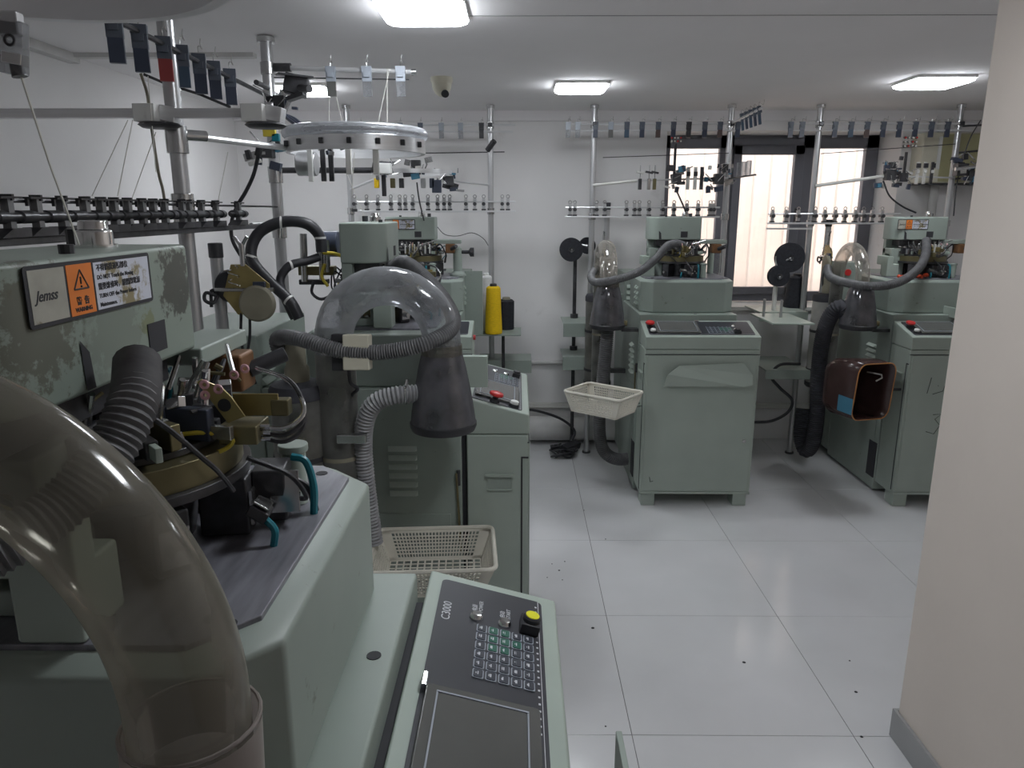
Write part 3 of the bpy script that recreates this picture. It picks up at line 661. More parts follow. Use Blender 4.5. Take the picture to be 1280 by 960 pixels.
hose_mb(h4, .028, .0085, .12, 12).build('suction_hose', Mt['hose'], g4)
h5 = [Vector(p) for p in ((.02, .32, 1.40), (.0, .28, 1.50), (.03, .35, 1.60), (.06, .46, 1.66), (.10, .55, 1.67))]
hose_mb(h5, .0265, .0085, .12, 12).build('suction_hose', Mt['hose'], g5)
# --- wide ribbed hose out of the cone
hose_mb(B_.pts([(522, 492, 2.42), (495, 494, 2.40), (470, 503, 2.40), (457, 525, 2.41), (454, 560, 2.43), (459, 615, 2.44), (468, 680, 2.45)]), .033, .0125, .2, 16).build('cone_hose', Mt['hose_light'], gB)
MB().torus(B_.px(507, 492, 2.415), .035, .004, 24, 8, Matrix.Rotation(pi/2, 4, 'X') @ Matrix.Rotation(.15, 4, 'Y')).build('hose_clip', Mt['chrome'], gB)
MB().cyl(B_.px(507, 484, 2.40), B_.px(509, 474, 2.40), .005, n=8).build('clip_screw', Mt['chrome'], gB)
hose_mb(R3.pts([(760, 404, 4.70), (757, 440, 4.72), (752, 490, 4.76), (749, 530, 4.78), (754, 562, 4.8), (772, 574, 4.84), (794, 568, 4.95), (802, 540, 5.05)]), .044, .014, .2, 14).build('cone_hose', Mt['hose'], g3)
hose_mb(R4.pts([(1062, 402, 4.72), (1052, 384, 4.72), (1038, 395, 4.76), (1028, 425, 4.82), (1023, 470, 4.86), (1021, 520, 4.88), (1016, 553, 4.9), (1007, 563, 4.95), (1001, 545, 5.0), (1004, 510, 5.05)]), .052, .014, .12, 14).build('cone_hose', Mt['hose_dark'], g4)

# --- tension stands: post with black cap, zinc plate and wheel
def stand(mc, g, top=1.74, rich=True):
    x, y = -.13, 1.07
    # the post stands on an arm of the motor housing
    MB().box(x-.025, .02, y-.025, y+.025, 1.20, 1.24).build('stand_arm', Mt['green'], g, .004)
    MB().cyl((x, y, 1.20), (x, y, top-.045), .021, n=18).build('stand_post', Mt['galv'], g)
    MB().cyl((x, y, top-.05), (x, y, top), .024, n=18).build('post_cap', Mt['black'], g, .003)
    # parts lie in the plane square to x (seen from the machine's left side)
    zc = 1.585 if rich else 1.52
    M = Matrix.Translation((x-.03, y-.10, zc)) @ Matrix.Rotation(-pi/2, 4, 'Z') @ Matrix.Rotation(pi/2, 4, 'X')
    pl = MB().prism([(-.075, -.02), (-.04, .085), (.01, .085), (.085, .02), (.085, -.05), (.03, -.085), (-.03, -.085)], -.004, .004, M).build('zinc_plate', Mt['gold'], g, .001)
    MB().lathe([(.0, .006), (.055, .006), (.062, .012), (.062, .022), (.055, .03), (.03, .034), (.0, .034)], (0, 0, 0), 32, M=M @ Matrix.Translation((.045, -.045, 0))).build('tension_wheel', Mt['tan'], pl)
    MB().lathe([(.0, -.04), (.052, -.04), (.056, -.03), (.056, -.015), (.05, -.005), (0, -.005)], (0, 0, 0), 32, M=M @ Matrix.Translation((-.055, .01, 0))).build('rear_wheel', Mt['black'], pl)
    sp = [M @ Vector((-.03+.018*cos(t), .035+.0075*t/1.5-.02, .012+.012*sin(t))) for t in [i*.5 for i in range(64)] if t < 14]
    MB().tube(sp, .0022, 6).build('coil_spring', Mt['steel'], pl)
    MB().cyl(M @ Vector((.0, .08, 0)), M @ Vector((.0, .155, 0)), .009, n=12).build('wing_bolt', Mt['steel'], pl)
    MB().cyl(M @ Vector((.0, .145, 0)), M @ Vector((.022, .178, 0)), .006, n=8).cyl(M @ Vector((.0, .145, 0)), M @ Vector((-.022, .178, 0)), .006, n=8).build('wing', Mt['steel'], pl)
    MB().cyl(M @ Vector((-.10, -.0, .006)), M @ Vector((.10, -.0, .006)), .007, n=10).build('plate_rod', Mt['steel'], pl)
    MB().cbox(M @ Vector((.055, .018, .012)), (.02, .04, .02)).build('switch_block', Mt['navy'], pl, .002)
    MB().tube(spline([M @ Vector(q) for q in ((-.1, -.02, 0), (-.13, -.01, .01), (-.135, -.035, .012), (-.11, -.045, .01), (-.10, -.02, -.01), (-.12, -.005, -.012), (-.12, -.06, 0))], 5), .006, 8).build('cable_loop', Mt['black'], pl)
    for d in (0, .03): MB().tube(spline([M @ Vector((-.02+d, -.08, 0)), M @ Vector((-.025+d, -.16, .005)), M @ Vector((-.02+d*.3, -.24, 0)), M @ Vector((.01, -.33, 0))], 5), .005, 7).build('stand_cable', Mt['black'], pl)
stand(B_, gB); stand(R3, g3, 1.90, False); stand(R4, g4, 1.78, False)

# --- extras of the middle machine (clear hoop)
jb = MB().cbox(B_.px(447, 440, 2.34), (.06, .085, .115), (0, .12, 0)).build('junction_box', Mt['cream'], gB, .004)
jb2 = MB().cbox(B_.px(425, 440, 2.36), (.055, .045, .12), (0, .12, 0)).build('junction_socket', Mt['black'], gB, .004)
MB().tube(spline(B_.pts([(436, 462, 2.37), (438, 478, 2.37), (447, 486, 2.39), (440, 494, 2.42), (438, 510, 2.45)]), 6), .006, 8).build('junction_cable', Mt['black'], gB)
MB().cbox(B_.px(440, 548, 2.38), (.03, .10, .03), (0, 0, 0)).build('tube_clamp', Mt['steel'], gB, .003)
for i, L in enumerate(([(374, 398, 2.70), (362, 376, 2.70), (335, 350, 2.72), (314, 322, 2.74), (322, 293, 2.76), (350, 278, 2.78), (382, 279, 2.8), (400, 296, 2.82), (402, 318, 2.82)],
                       [(368, 398, 2.72), (356, 372, 2.72), (350, 350, 2.74), (362, 332, 2.76), (385, 326, 2.8), (402, 320, 2.82)])):
    MB().tube(resample(spline(B_.pts(L), 10), .02), .021 if i == 0 else .016, 12).build('cable_bundle', Mt['black'], gB)
    for q in (1, 3, 5, 7):
        if q < len(L)-1:
            a, b = Vector(B_.px(*L[q])), Vector(B_.px(*L[q+1])); MB().cyl(a, a+(b-a).normalized()*.008, .0225 if i == 0 else .0175, n=12).build('cable_tie', Mt['white'], gB)
for x, y0, y1 in ((379, 292, 352), (400, 295, 350), (407, 300, 340)):
    MB().cyl(B_.px(x, y0, 2.88), B_.px(x+2, y1, 2.88), .014 if x != 400 else .009, n=12).build('guide_tube', Mt['steel'], gB)
MB().cbox(B_.px(397, 338, 2.9), (.05, .14, .035)).build('guide_bracket', Mt['olive'], gB, .003)
MB().cbox(B_.px(393, 352, 2.9), (.05, .11, .02)).build('guide_foot', Mt['dark'], gB, .003)
MB().cyl(B_.px(398, 305, 2.95), B_.px(424, 305, 2.95), .05, n=20).build('head_motor', Mt['navy'], gB, .005)
MB().tube(spline(B_.pts([(404, 316, 2.86), (418, 317, 2.86), (430, 321, 2.86)]), 5), .007, 8).build('wire_loop', Mt['wire_y'], gB)
MB().tube(spline(B_.pts([(406, 330, 2.86), (402, 345, 2.86), (410, 358, 2.86)]), 5), .006, 8).build('wire_loop', Mt['wire_y'], gB)
MB().tube(spline(B_.pts([(392, 352, 2.86), (390, 366, 2.86), (402, 374, 2.86), (420, 366, 2.86)]), 5), .006, 8).build('wire_loop', Mt['black'], gB)
# yellow air tubes seen through the hoop
MB().tube(spline(B_.pts([(474, 370, 2.88), (480, 385, 2.86), (481, 400, 2.86)]), 5), .007, 8).build('wire_loop', Mt['wire_y'], gB)
MB().tube(spline(B_.pts([(502, 384, 2.9), (508, 382, 2.88), (510, 395, 2.88), (508, 404, 2.88)]), 5), .006, 8).build('wire_loop', Mt['wire_y'], gB)
# pale chute hung over the console (middle and right machines), flat flap on the third one's door
def chute(g, x0, x1, y0, z0, z1, mat, hang):
    t = MB(); t.add([(x0, y0+.06, z1), (x1, y0+.06, z1), (x1, y0, z1-.02), (x1, y0, z0), (x0, y0, z0), (x0, y0, z1-.02)], [(0,1,2,5), (5,2,3,4), (0,5,4), (1,2,3)])
    o = t.build('chute', mat, g, 0, 0); s = o.modifiers.new('thick', 'SOLIDIFY'); s.thickness = .004
MB().cbox(B_.px(588, 464, 2.68), (.03, .13, .12), (0, 0, 0)).build('chute_side', Mt['light_green'], gB, .003)
MB().box(.35, .62, .02, .325, 1.185, 1.195).box(.35, .36, .10, .325, 1.19, 1.25).build('chute_tray', Mt['green2'], g4, .003)
fl = MB().add([(.115, -.045, .80), (.135, -.05, .875), (.205, -.03, .925), (.60, -.02, .94), (.655, -.03, .87), (.655, -.045, .81), (.60, -.05, .80)], [(0,6,5,4,3,2,1)])
fo = fl.build('door_flap', Mt['green2'], g3, 0, 0); s_ = fo.modifiers.new('thick', 'SOLIDIFY'); s_.thickness = .006
MB().box(.14, .64, -.046, -.0065, .80, .812).build('flap_support', Mt['green2'], g3)
text_mesh('L', .05, Mt['pencil'], Matrix.Translation((.06, -.0068, .165)) @ RX @ Matrix.Rotation(.2, 4, 'Z'), 'pencil_mark', g3)
# pencilled figures on the right machine
for pts in ([(.145, .85), (.13, .75)], [(.19, .80), (.194, .798)], [(.165, .745), (.225, .765), (.245, .85)], [(.185, .615), (.235, .618), (.20, .585), (.236, .545), (.205, .49), (.155, .505)]):
    MB().tube([(x, -.0065, z) for x, z in pts], .0024, 5).build('pencil_mark', Mt['pencil'], g4)
# right machine: control box with red button at the rear left, clear flask on the lint drum, red rag
bx = MB().box(-.17, -.02, .70, .86, 1.10, 1.50).box(-.08, .0, .74, .82, 1.22, 1.30).build('control_box', Mt['green'], g4, .004)
MB().cyl((-.12, .70, 1.43), (-.12, .692, 1.43), .022, n=18).build('red_button', Mt['red'], bx)
for i in range(2):
    for j in range(3):
        MB().lathe([(.012, 0), (.012, .012), (.005, .018)], (.04+.045*i, .395, 1.25+.035*j-.02), 12, 'Y', True).build('side_knob', Mt['offwhite'], g4)
rg = MB(); rr = random.Random(3)
for k in range(5): rg.tube(spline([(.10+.035*k+rr.uniform(-.02,.02), .37+rr.uniform(0,.04), 1.425+rr.uniform(0,.015)) for _ in range(4)], 4), .011, 8)
rg = rg.build('red_strap', pm('orange_red_strap', (.62,.07,.02), .5), g4)
# rear machine: black handle knob and side post
MB().box(.42, .56, .60, .64, 1.635, 1.655).build('head_arm_end', Mt['green'], g5, .003)
MB().lathe([(.012, 0), (.012, .05), (.03, .06), (.03, .085)], (.60, .55, 1.575), 18, 'X', True).build('hand_knob', Mt['black'], g5)
MB().cyl((.575, .55, 1.41), (.575, .55, 1.60), .03, n=18).lathe([(.055, 1.418), (.055, 1.43), (.03, 1.45)], (.575, .55, 0), 18).build('side_post', Mt['green'], g5, .003)
for k in range(2):
    for j in range(3): MB().cbox((.40+.03*j+.10*k-.16, .47, 1.60), (.009, .012, .06), (.2, 0, .2)).build('white_finger', Mt['white'], g5, .001)
for j in range(4): MB().cbox((.30+.022*j, .46, 1.60), (.010, .012, .06), (.2, 0, 0)).build('white_finger', Mt['white'], g4, .001)
MB().box(.62, .74, .55, .565, 1.02, 1.45).build('splash_plate', Mt['green'], g5, .002)
# third machine: yellow label block and blank right-hand rods
MB().box(.285, .325, .455, .475, 1.555, 1.62).build('finger_guard', Mt['olive'], g3, .002)
for k in range(8): MB().cyl((.56+.012*k, .80, 1.42), (.56+.012*k, .80, 1.60+.006*(k % 3)), .003, n=6).build('yarn_tube', Mt['clear'], g3)
MB().box(.42, .64, .80, .82, 1.635, 1.65).build('rear_arm', Mt['dark'], g3, .002)
MB().tube(spline([(.56, .80, 1.61), (.61, .80, 1.625), (.66, .80, 1.60)], 5), .014, 8).build('tube_guide', Mt['offwhite'], g3)

# ------------------------------------------------------------------ yarn racks
def rbox(sx, sy, sz, name, mat, bev=.002, n=0): return MB().box(-sx/2, sx/2, -sy/2, sy/2, -sz/2, sz/2)
# a hanging yarn clip: body, tinted lower half, pigtail wire
clip_body = MB().box(-.018, .018, -.008, .008, -.045, 0).box(-.019, .019, -.011, .011, -.012, .010).box(-.011, .011, -.016, -.008, -.03, -.012)
clip_low = MB().box(-.017, .017, -.007, .007, -.10, -.045)
pig = MB().tube(spline([(0, 0, .01), (.0, 0, .028), (.006, -.01, .03), (.014, -.03, .018), (.010, -.036, .03), (.012, -.038, .045)], 4), .0014, 6)
CLIP = {}
for n_, (ub, lo) in {'navy': ('clip_navy', 'navy'), 'brown': ('clip_navy', 'clip_brown'), 'red': ('clip_navy', 'clip_red'), 'blue': ('clip_navy', 'clip_blue'), 'clear': ('key_edge', 'clear'), 'dark': ('black', 'dark'), 'grey': ('key_edge', 'screen')}.items():
    CLIP[n_] = (clip_body.mesh('yarn_clip', Mt[ub], 0), clip_low.mesh('clip_window', Mt[lo], 0), pig.mesh('pigtail', Mt['steel']))
def yarn_clip(g, p, kind, rz=0, s=1.0, tilt=0):
    a = bpy.data.objects.new('yarn_clip', CLIP[kind][0]); C.objects.link(a); a.parent = g; a.location = p; a.rotation_euler = (tilt, 0, rz); a.scale = (s, s, s)
    for me, nm in ((CLIP[kind][1], 'clip_window'), (CLIP[kind][2], 'pigtail')):
        c = bpy.data.objects.new(nm, me); C.objects.link(c); c.parent = a
# a yarn tensioner on the lower double rail
ten_post = MB().box(-.011, .011, -.011, .011, -.035, .045)
ten_loop = MB().torus((0, 0, .057), .011, .0028, 14, 6, Matrix.Rotation(pi/2, 4, 'X'))
ten_disc = MB().cyl((0, -.032, .005), (0, .022, .005), .013, n=12)
ten_foot = MB().box(-.016, .016, -.013, .013, -.05, -.03)
TEN = [ten_post.mesh('tensioner', Mt['galv'], 0), ten_loop.mesh('tensioner_loop', Mt['steel']), ten_disc.mesh('tensioner_disc', Mt['dark']), ten_foot.mesh('tensioner_foot', Mt['dark'], 0)]
big_post = MB().box(-.008, .008, -.008, .008, -.035, .055).mesh('tensioner', Mt['ten_grey'], 0)
big_hook = MB().box(-.012, .012, -.03, .03, .05, .056).box(-.003, .003, -.028, -.022, .03, .052).box(-.012, .012, .0, .006, .045, .062).mesh('tensioner_hook', Mt['dark'], 0)
big_disc = MB().lathe([(.006, -.075), (.008, -.05), (.019, -.045), (.019, -.02), (.015, -.018), (.015, .02), (.019, .022), (.019, .045), (.008, .05)], (0, 0, 0), 14, 'Y', True).mesh('tensioner_disc', Mt['dark'])
big_foot = MB().add([(-.02,-.055,-.055),(.02,-.055,-.055),(.02,.03,-.055),(-.02,.03,-.055),(-.02,-.02,-.03),(.02,-.02,-.03),(.02,.03,-.03),(-.02,.03,-.03)], [(0,3,2,1),(4,5,6,7),(0,1,5,4),(2,3,7,6),(0,4,7,3),(1,2,6,5)]).mesh('tensioner_foot', Mt['dark'], 0)
def tensioner(g, p, rz=0, big=False, s=1.0):
    a = bpy.data.objects.new('tensioner', big_post if big else TEN[0]); C.objects.link(a); a.parent = g; a.location = p; a.rotation_euler = (0, 0, rz); a.scale = (s, s, .74 if big else s)
    for me, nm in (zip((big_hook, big_disc, big_foot), ('tensioner_hook', 'tensioner_disc', 'tensioner_foot')) if big else zip(TEN[1:], ('tensioner_loop', 'tensioner_disc', 'tensioner_foot'))):
        c = bpy.data.objects.new(nm, me); C.objects.link(c); c.parent = a
def feeder_cluster(g, c, s=1.0, seed=0, rz=0):
    """the yarn sensor unit: a small gear box with blocks, eyelets and a wire"""
    r = random.Random(seed); c = Vector(c)
    f = MB().cbox(c, (.05*s, .045*s, .055*s), (0, 0, rz)).build('yarn_feeder', Mt['dark'], g, .003)
    for k in range(9):
        q = c + Vector((r.uniform(-.07, .07)*s, r.uniform(-.03, .03)*s, r.uniform(-.06, .06)*s))
        m = [Mt['steel'], Mt['black'], Mt['navy'], Mt['offwhite'], Mt['dark'], Mt['blue']][k % 6]
        MB().cbox(q, (r.uniform(.012, .05)*s, r.uniform(.012, .03)*s, r.uniform(.01, .035)*s), (0, r.uniform(-.3, .3), rz)).build('feeder_block', m, f, .001)
    for k in range(4):
        q = c + Vector((r.uniform(-.06, .06)*s, -.02*s, r.uniform(-.05, .05)*s)); MB().cyl(q, q+Vector((r.uniform(-.06, .06)*s, -.01, r.uniform(.01, .05)*s)), .003*s, n=6).build('feeder_pin', Mt['steel'], f)
    return f
def sensor_block(g, c, n=4, rows=2, s=.021):
    for i in range(n):
        for j in range(rows):
            q = Vector(c) + Vector((s*i, 0, -s*1.05*j))
            o = MB().cbox(q, (.013, .02, .015), (0, -.5, 0)).build('stop_sensor', Mt['dark'], g, .002)
            MB().cyl(q+Vector((0, -.010, 0)), q+Vector((0, -.015, 0)), .006, n=10).build('sensor_light', Mt['red'] if (i+j) % 3 == 0 else Mt['offwhite'], o)

def pole(g, x, y, z1=2.565, r=.0205, name='pole'):
    o = MB().cyl((x, y, 0), (x, y, z1), r, n=20).build(name, Mt['galv'], g)
    MB().cyl((x, y, z1-.022), (x, y, z1), r*1.5, n=20).build('pole_flange', Mt['steel'], o)
    MB().cyl((x, y, 0), (x, y, .012), r*1.6, n=20).build('pole_foot', Mt['dark'], o); return o
def clampc(g, x, y, z, r=.027, h=.045): return MB().cyl((x, y, z-h/2), (x, y, z+h/2), r, n=18).build('clamp', Mt['steel'], g, .002)
YR = 5.46
def wx(px, py=200, Y=YR): return at(px, py, Y).x
def wz(py, px=800, Y=YR): return at(px, py, Y).z

def back_rack(label, xp, x_top, ztop, clips, kinds, x_low, zlow, tens, loc_x):
    g = empty('yarn_rack', (loc_x, YR, 0), 0, label, 'yarn rack'); L = lambda p: Vector(p) - Vector((loc_x, YR, 0))
    for x in xp: pole(g, x-loc_x, 0)
    MB().cyl(L((x_top[0], YR-.03, ztop)), L((x_top[1], YR-.03, ztop)), .007, n=8).build('top_rail', Mt['alu'], g)
    MB().cyl(L((x_top[0]+.02, YR-.03, ztop-.045)), L((x_top[1]-.02, YR-.03, ztop-.045)), .006, n=8).build('thread_rod', Mt['alu'], g)
    for x in xp: clampc(g, x-loc_x, 0, ztop); MB().cbox(L((x, YR-.02, ztop)), (.03, .05, .03)).build('rail_clamp', Mt['dark'], g, .003)
    for i, px in enumerate(clips): yarn_clip(g, L((wx(px, 155), YR-.03, ztop+.004)), kinds[i % len(kinds)], s=.95)
    MB().cyl(L((x_low[0], YR-.03, zlow+.02)), L((x_low[1], YR-.03, zlow+.02)), .006, n=8).build('thread_rod', Mt['alu'], g)
    MB().box(*[k for k in (x_low[0]-loc_x, x_low[1]-loc_x, -.045, -.015, zlow-.053, zlow-.04)]).build('lower_rail', Mt['alu'], g, .002)
    for x in xp: clampc(g, x-loc_x, 0, zlow-.045)
    for px in tens: tensioner(g, L((wx(px, 265), YR-.03, zlow)))
    return g, L
def thread(g, pts, r=.0011, name='yarn_thread'): MB().tube(pts, r, 5).build(name, Mt['thread'], g)

# rack behind the third machine
r3, L3 = back_rack('yarn rack left of the window, with blue clips along its top rail', (.535, 1.497), (.335, 1.60), 2.435,
    (710, 722, 744, 763, 783, 802, 822, 841, 860, 880, 899, 921), ('clear', 'clear', 'navy', 'grey', 'blue', 'navy', 'brown', 'navy', 'dark', 'navy', 'brown', 'navy'),
    (.34, 1.45), 1.845, (712, 718, 745, 755, 782, 792, 798, 810, 827, 841, 857, 871, 886, 890), .535)
MB().cyl(L3((1.497, YR, 2.44)), L3((1.50, 4.80, 2.46)), .009, n=10).build('side_rail', Mt['alu'], r3)
for k in range(5): yarn_clip(r3, L3((1.50, 4.86+.09*k, 2.468)), 'navy' if k % 2 else 'blue', rz=pi/2*.9, tilt=-.15)
MB().box(1.497-.535, 1.51-.535, -.62, 0, 2.06, 2.07).build('side_shelf', Mt['dark'], r3)
for k in range(3): MB().box(-.012+1.50-.535, .012+1.50-.535, -.50+.11*k, -.47+.11*k, 2.07, 2.16).build('thread_guide', Mt['clear'], r3)
MB().tube([L3((.535, YR-.03, 2.02)), L3((wx(795), YR-.06, 2.05))], .010, 10).build('feeder_bar', Mt['offwhite'], r3)
MB().tube([L3((wx(795), YR-.06, 2.05)), L3((1.497, YR-.03, 2.07))], .006, 8).build('feeder_bar', Mt['alu'], r3)
MB().cyl(L3((.60, YR-.02, 2.21)), L3((1.49, YR-.02, 2.24)), .003, n=6).build('thread_rod', Mt['dark'], r3)
for i, px in enumerate((798, 809, 816)):
    q = L3((wx(px, 218), YR-.08, 2.055)); MB().cbox(q+Vector((0, 0, -.03)), (.022, .03, .075)).build('yarn_finger', (Mt['dark'], Mt['steel'], Mt['olive'])[i], r3, .002)
    MB().cbox(q+Vector((0, 0, .05)), (.05, .035, .012), (0, .2, 0)).build('finger_flag', Mt['dark'] if i else Mt['offwhite'], r3); MB().cyl(q, q+Vector((0, 0, .10)), .003, n=6).build('finger_pin', Mt['steel'], r3)
feeder_cluster(r3, L3((wx(843), YR-.1, 2.06)), 1.25, 5)
for px in (858, 867, 875):
    q = L3((wx(px), YR-.08, 2.065)); MB().cbox(q, (.024, .012, .155)).build('yarn_tab', Mt['offwhite'] if px != 875 else Mt['dark'], r3, .002); MB().cbox(q+Vector((0, -.008, .03)), (.026, .01, .03)).build('tab_clip', Mt['dark'], r3)
feeder_cluster(r3, L3((wx(896), YR-.08, 2.06)), 1.3, 8); feeder_cluster(r3, L3((wx(904), YR-.06, 2.14)), .8, 9)
MB().box(wx(839)-.535, wx(842)-.535, -.09, -.08, 2.08, 2.30).build('sensor_post', Mt['dark'], r3); sensor_block(r3, L3((wx(835), YR-.09, 2.335)), 4, 2)
MB().tube(spline([L3(at(x, y, 5.36)) for x, y in ((844, 235), (850, 248), (856, 262), (858, 272))], 5), .006, 8).build('signal_cable', Mt['black'], r3)
for q in ([(873, 235), (879, 260), (874, 300)], [(884, 276), (883, 310), (884, 330)]): thread(r3, [L3(at(x, y, 5.35)) for x, y in q])
MB().cyl(L3((.43, 5.60, 0)), L3((.43, 5.60, 1.62)), .014, n=12).build('shelf_pole', Mt['dark'], r3)
for z in (1.04, .79):
    MB().box(.33-.535, .60-.535, -.14, .20, z-.008, z).box(.33-.535, .60-.535, -.146, -.138, z-.10, z).build('yarn_shelf', Mt['green'], r3, .002)
    MB().cyl(L3((.43, 5.60, z)), L3((.43, 5.60, z+.03)), .03, n=14).build('shelf_hub', Mt['dark'], r3)
# rack behind the right machine
r4, L4 = back_rack('yarn rack in front of the right-hand window pane, by the wall corner', (2.12, 3.10), (1.90, 3.20), 2.435,
    (987, 1001, 1042, 1062, 1082, 1102, 1122, 1142, 1162, 1182), ('navy', 'navy', 'navy', 'blue', 'brown', 'navy', 'navy', 'navy', 'navy', 'navy'),
    (1.80, 2.75), 1.80, (964, 981, 996, 1017, 1029, 1042, 1054, 1067, 1077, 1088, 1100), 2.12)
MB().box(2.12-.33-2.12, 0, -.05, -.03, 1.71, 1.722).build('rail_arm', Mt['alu'], r4)
MB().tube([L4((2.12, YR-.03, 2.015)), L4((wx(1100), YR-.1, 2.08))], .012, 10).build('feeder_bar', Mt['offwhite'], r4)
MB().tube([L4((wx(1100), YR-.1, 2.08)), L4((3.10, YR-.03, 2.07))], .006, 8).build('feeder_bar', Mt['alu'], r4)
MB().cyl(L4((2.14, YR-.02, 2.235)), L4((3.08, YR-.02, 2.30)), .003, n=6).build('thread_rod', Mt['dark'], r4)
feeder_cluster(r4, L4((wx(1104), YR-.12, 2.085)), 1.3, 12); feeder_cluster(r4, L4((wx(1122), YR-.10, 2.07)), 1.1, 13); feeder_cluster(r4, L4((wx(1106), YR-.12, 2.15)), .8, 14)
MB().box(wx(1122)-2.12, wx(1125)-2.12, -.1, -.09, 2.08, 2.24).build('sensor_post', Mt['dark'], r4); sensor_block(r4, L4((wx(1119), YR-.1, 2.335)), 4, 3, .026)
for px in (1141, 1150, 1159):
    q = L4((wx(px), YR-.08, 2.10)); MB().cbox(q, (.02, .014, .15)).build('yarn_tab', Mt['dark'] if px == 1159 else Mt['offwhite'], r4, .002); MB().cbox(q+Vector((0, -.01, .05)), (.028, .012, .03)).build('tab_clip', Mt['black'], r4); MB().cbox(q+Vector((0, -.012, .01)), (.018, .012, .02)).build('tab_bead', Mt['white'], r4, .003)
feeder_cluster(r4, L4((wx(1190), YR-.12, 2.12)), 1.5, 15); feeder_cluster(r4, L4((wx(1204), YR-.12, 2.08)), 1.2, 16)
MB().cyl(L4((3.0, YR-.2, 2.12)), L4((3.35, YR-.2, 2.16)), .012, n=10).build('top_arm', Mt['steel'], r4)
MB().tube(spline([L4(at(x, y, 5.3)) for x, y in ((1104, 226), (1112, 245), (1128, 258), (1145, 266))], 5), .006, 8).build('signal_cable', Mt['black'], r4)
for k in range(3): MB().cyl(L4((3.10, YR, 2.42-.18*k)), L4((3.42, YR-.1, 2.43-.16*k)), .007, n=8).build('side_rod', Mt['dark'], r4)
MB().tube(spline([L4(at(x, y, 5.4)) for x, y in ((1226, 150), (1214, 170), (1205, 195), (1196, 230), (1192, 270))], 5), .004, 6).build('signal_cable', Mt['black'], r4)
# yarn shelves between the third and the right machine
MB().box(1.66-2.12, 1.93-2.12, -.72, -.24, 1.118, 1.13).build('yarn_shelf', Mt['light_green'], r4, .002)
MB().box(1.75-2.12, 2.10-2.12, -.16, .20, 1.118, 1.13).box(1.75-2.12, 2.10-2.12, -.17, -.158, 1.06, 1.13).build('yarn_shelf', Mt['light_green'], r4, .002)
MB().box(1.78-2.12, 2.10-2.12, -.30, .20, .718, .73).box(1.78-2.12, 2.10-2.12, -.31, -.298, .66, .73).build('yarn_shelf', Mt['green'], r4, .002)
for x, y in ((1.70, -.40), (1.80, -.45)): MB().cyl((x-2.12, y, 1.13), (x-2.12, y, 1.25), .009, n=10).build('spool_pin', Mt['galv'], r4)
sp4 = L4(at(968, 375, 5.40)); MB().cyl((sp4.x, sp4.y, 1.13), (sp4.x, sp4.y, 1.52), .017, n=12).build('spool_post', Mt['offwhite'], r4)
# rack behind the rear machine
r5, L5 = back_rack('yarn rack along the blank back wall, its thin ring arms above the rear machine', (-1.216, -.20), (-1.25, -.02), 2.43,
    (452, 476, 501, 526, 552, 576, 602), ('grey', 'grey', 'red', 'blue', 'clear', 'clear', 'dark'), (-1.16, -.02), 1.885,
    (445, 460, 474, 490, 501, 508, 517, 536, 548, 556, 563, 583, 594, 605, 628, 635), -.20)
MB().cyl(L5((-1.216, YR, 2.235)), L5((-.10, YR, 2.25)), .004, n=6).build('thread_rod', Mt['dark'], r5)
MB().tube([L5((-.20, YR, 2.02)), L5((-.45, YR-.25, 2.04))], .006, 8).build('ring_arm', Mt['alu'], r5)
MB().tube([L5((-1.216, YR, 1.99)), L5((-.98, YR-.30, 2.05))], .009, 8).build('ring_arm', Mt['alu'], r5)
MB().cyl(L5((-.22, YR-.02, 2.26)), L5((-.17, YR-.06, 2.32)), .02, n=12).build('rail_clamp', Mt['dark'], r5)
cR = Vector((-.70, 4.98, 2.085))
MB().lathe([(.25, -.012), (.265, -.012), (.265, .014), (.25, .014), (.25, -.012)], L5(cR), 48).build('yarn_ring', Mt['alu'], r5)
for k, (px, m) in enumerate(((491, 'olive'), (502, 'dark'), (529, 'galv'), (540, 'navy'), (546, 'navy'), (471, 'yarn_yellow'))):
    MB().cbox(L5(at(px, 229 if px != 546 else 233, 4.85)), (.03 if px != 546 else .06, .03, .06 if px != 546 else .08)).build('ring_feeder', Mt[m], r5, .003)
feeder_cluster(r5, L5(at(520, 207, 4.85)), 1.2, 21); feeder_cluster(r5, L5(at(562, 226, 5.0)), 1.1, 22); feeder_cluster(r5, L5(at(482, 212, 4.85)), .9, 23)
MB().tube(spline([L5(at(x, y, 4.85)) for x, y in ((521, 228), (524, 250), (530, 276))], 4), .005, 7).build('signal_cable', Mt['black'], r5)
MB().tube(spline([L5(at(x, y, 5.5)) for x, y in ((546, 283), (556, 293), (572, 295), (590, 291), (604, 298), (611, 308))], 5), .003, 6).build('signal_cable', Mt['black'], r5)
# its yarn shelf on the right-hand pole
MB().box(-.36+.20, .02+.20, -.32, .02, .975, .985).build('yarn_shelf', Mt['green'], r5, .002)
MB().box(-.30+.20, .10+.20, -.10, .16, .745, .755).box(-.30+.20, .10+.20, -.11, -.098, .66, .755).build('yarn_shelf', Mt['green'], r5, .002)
MB().cyl(L5((-.11, 5.34, .60)), L5((-.11, 5.34, .975)), .012, n=10).build('shelf_leg', Mt['dark'], r5)

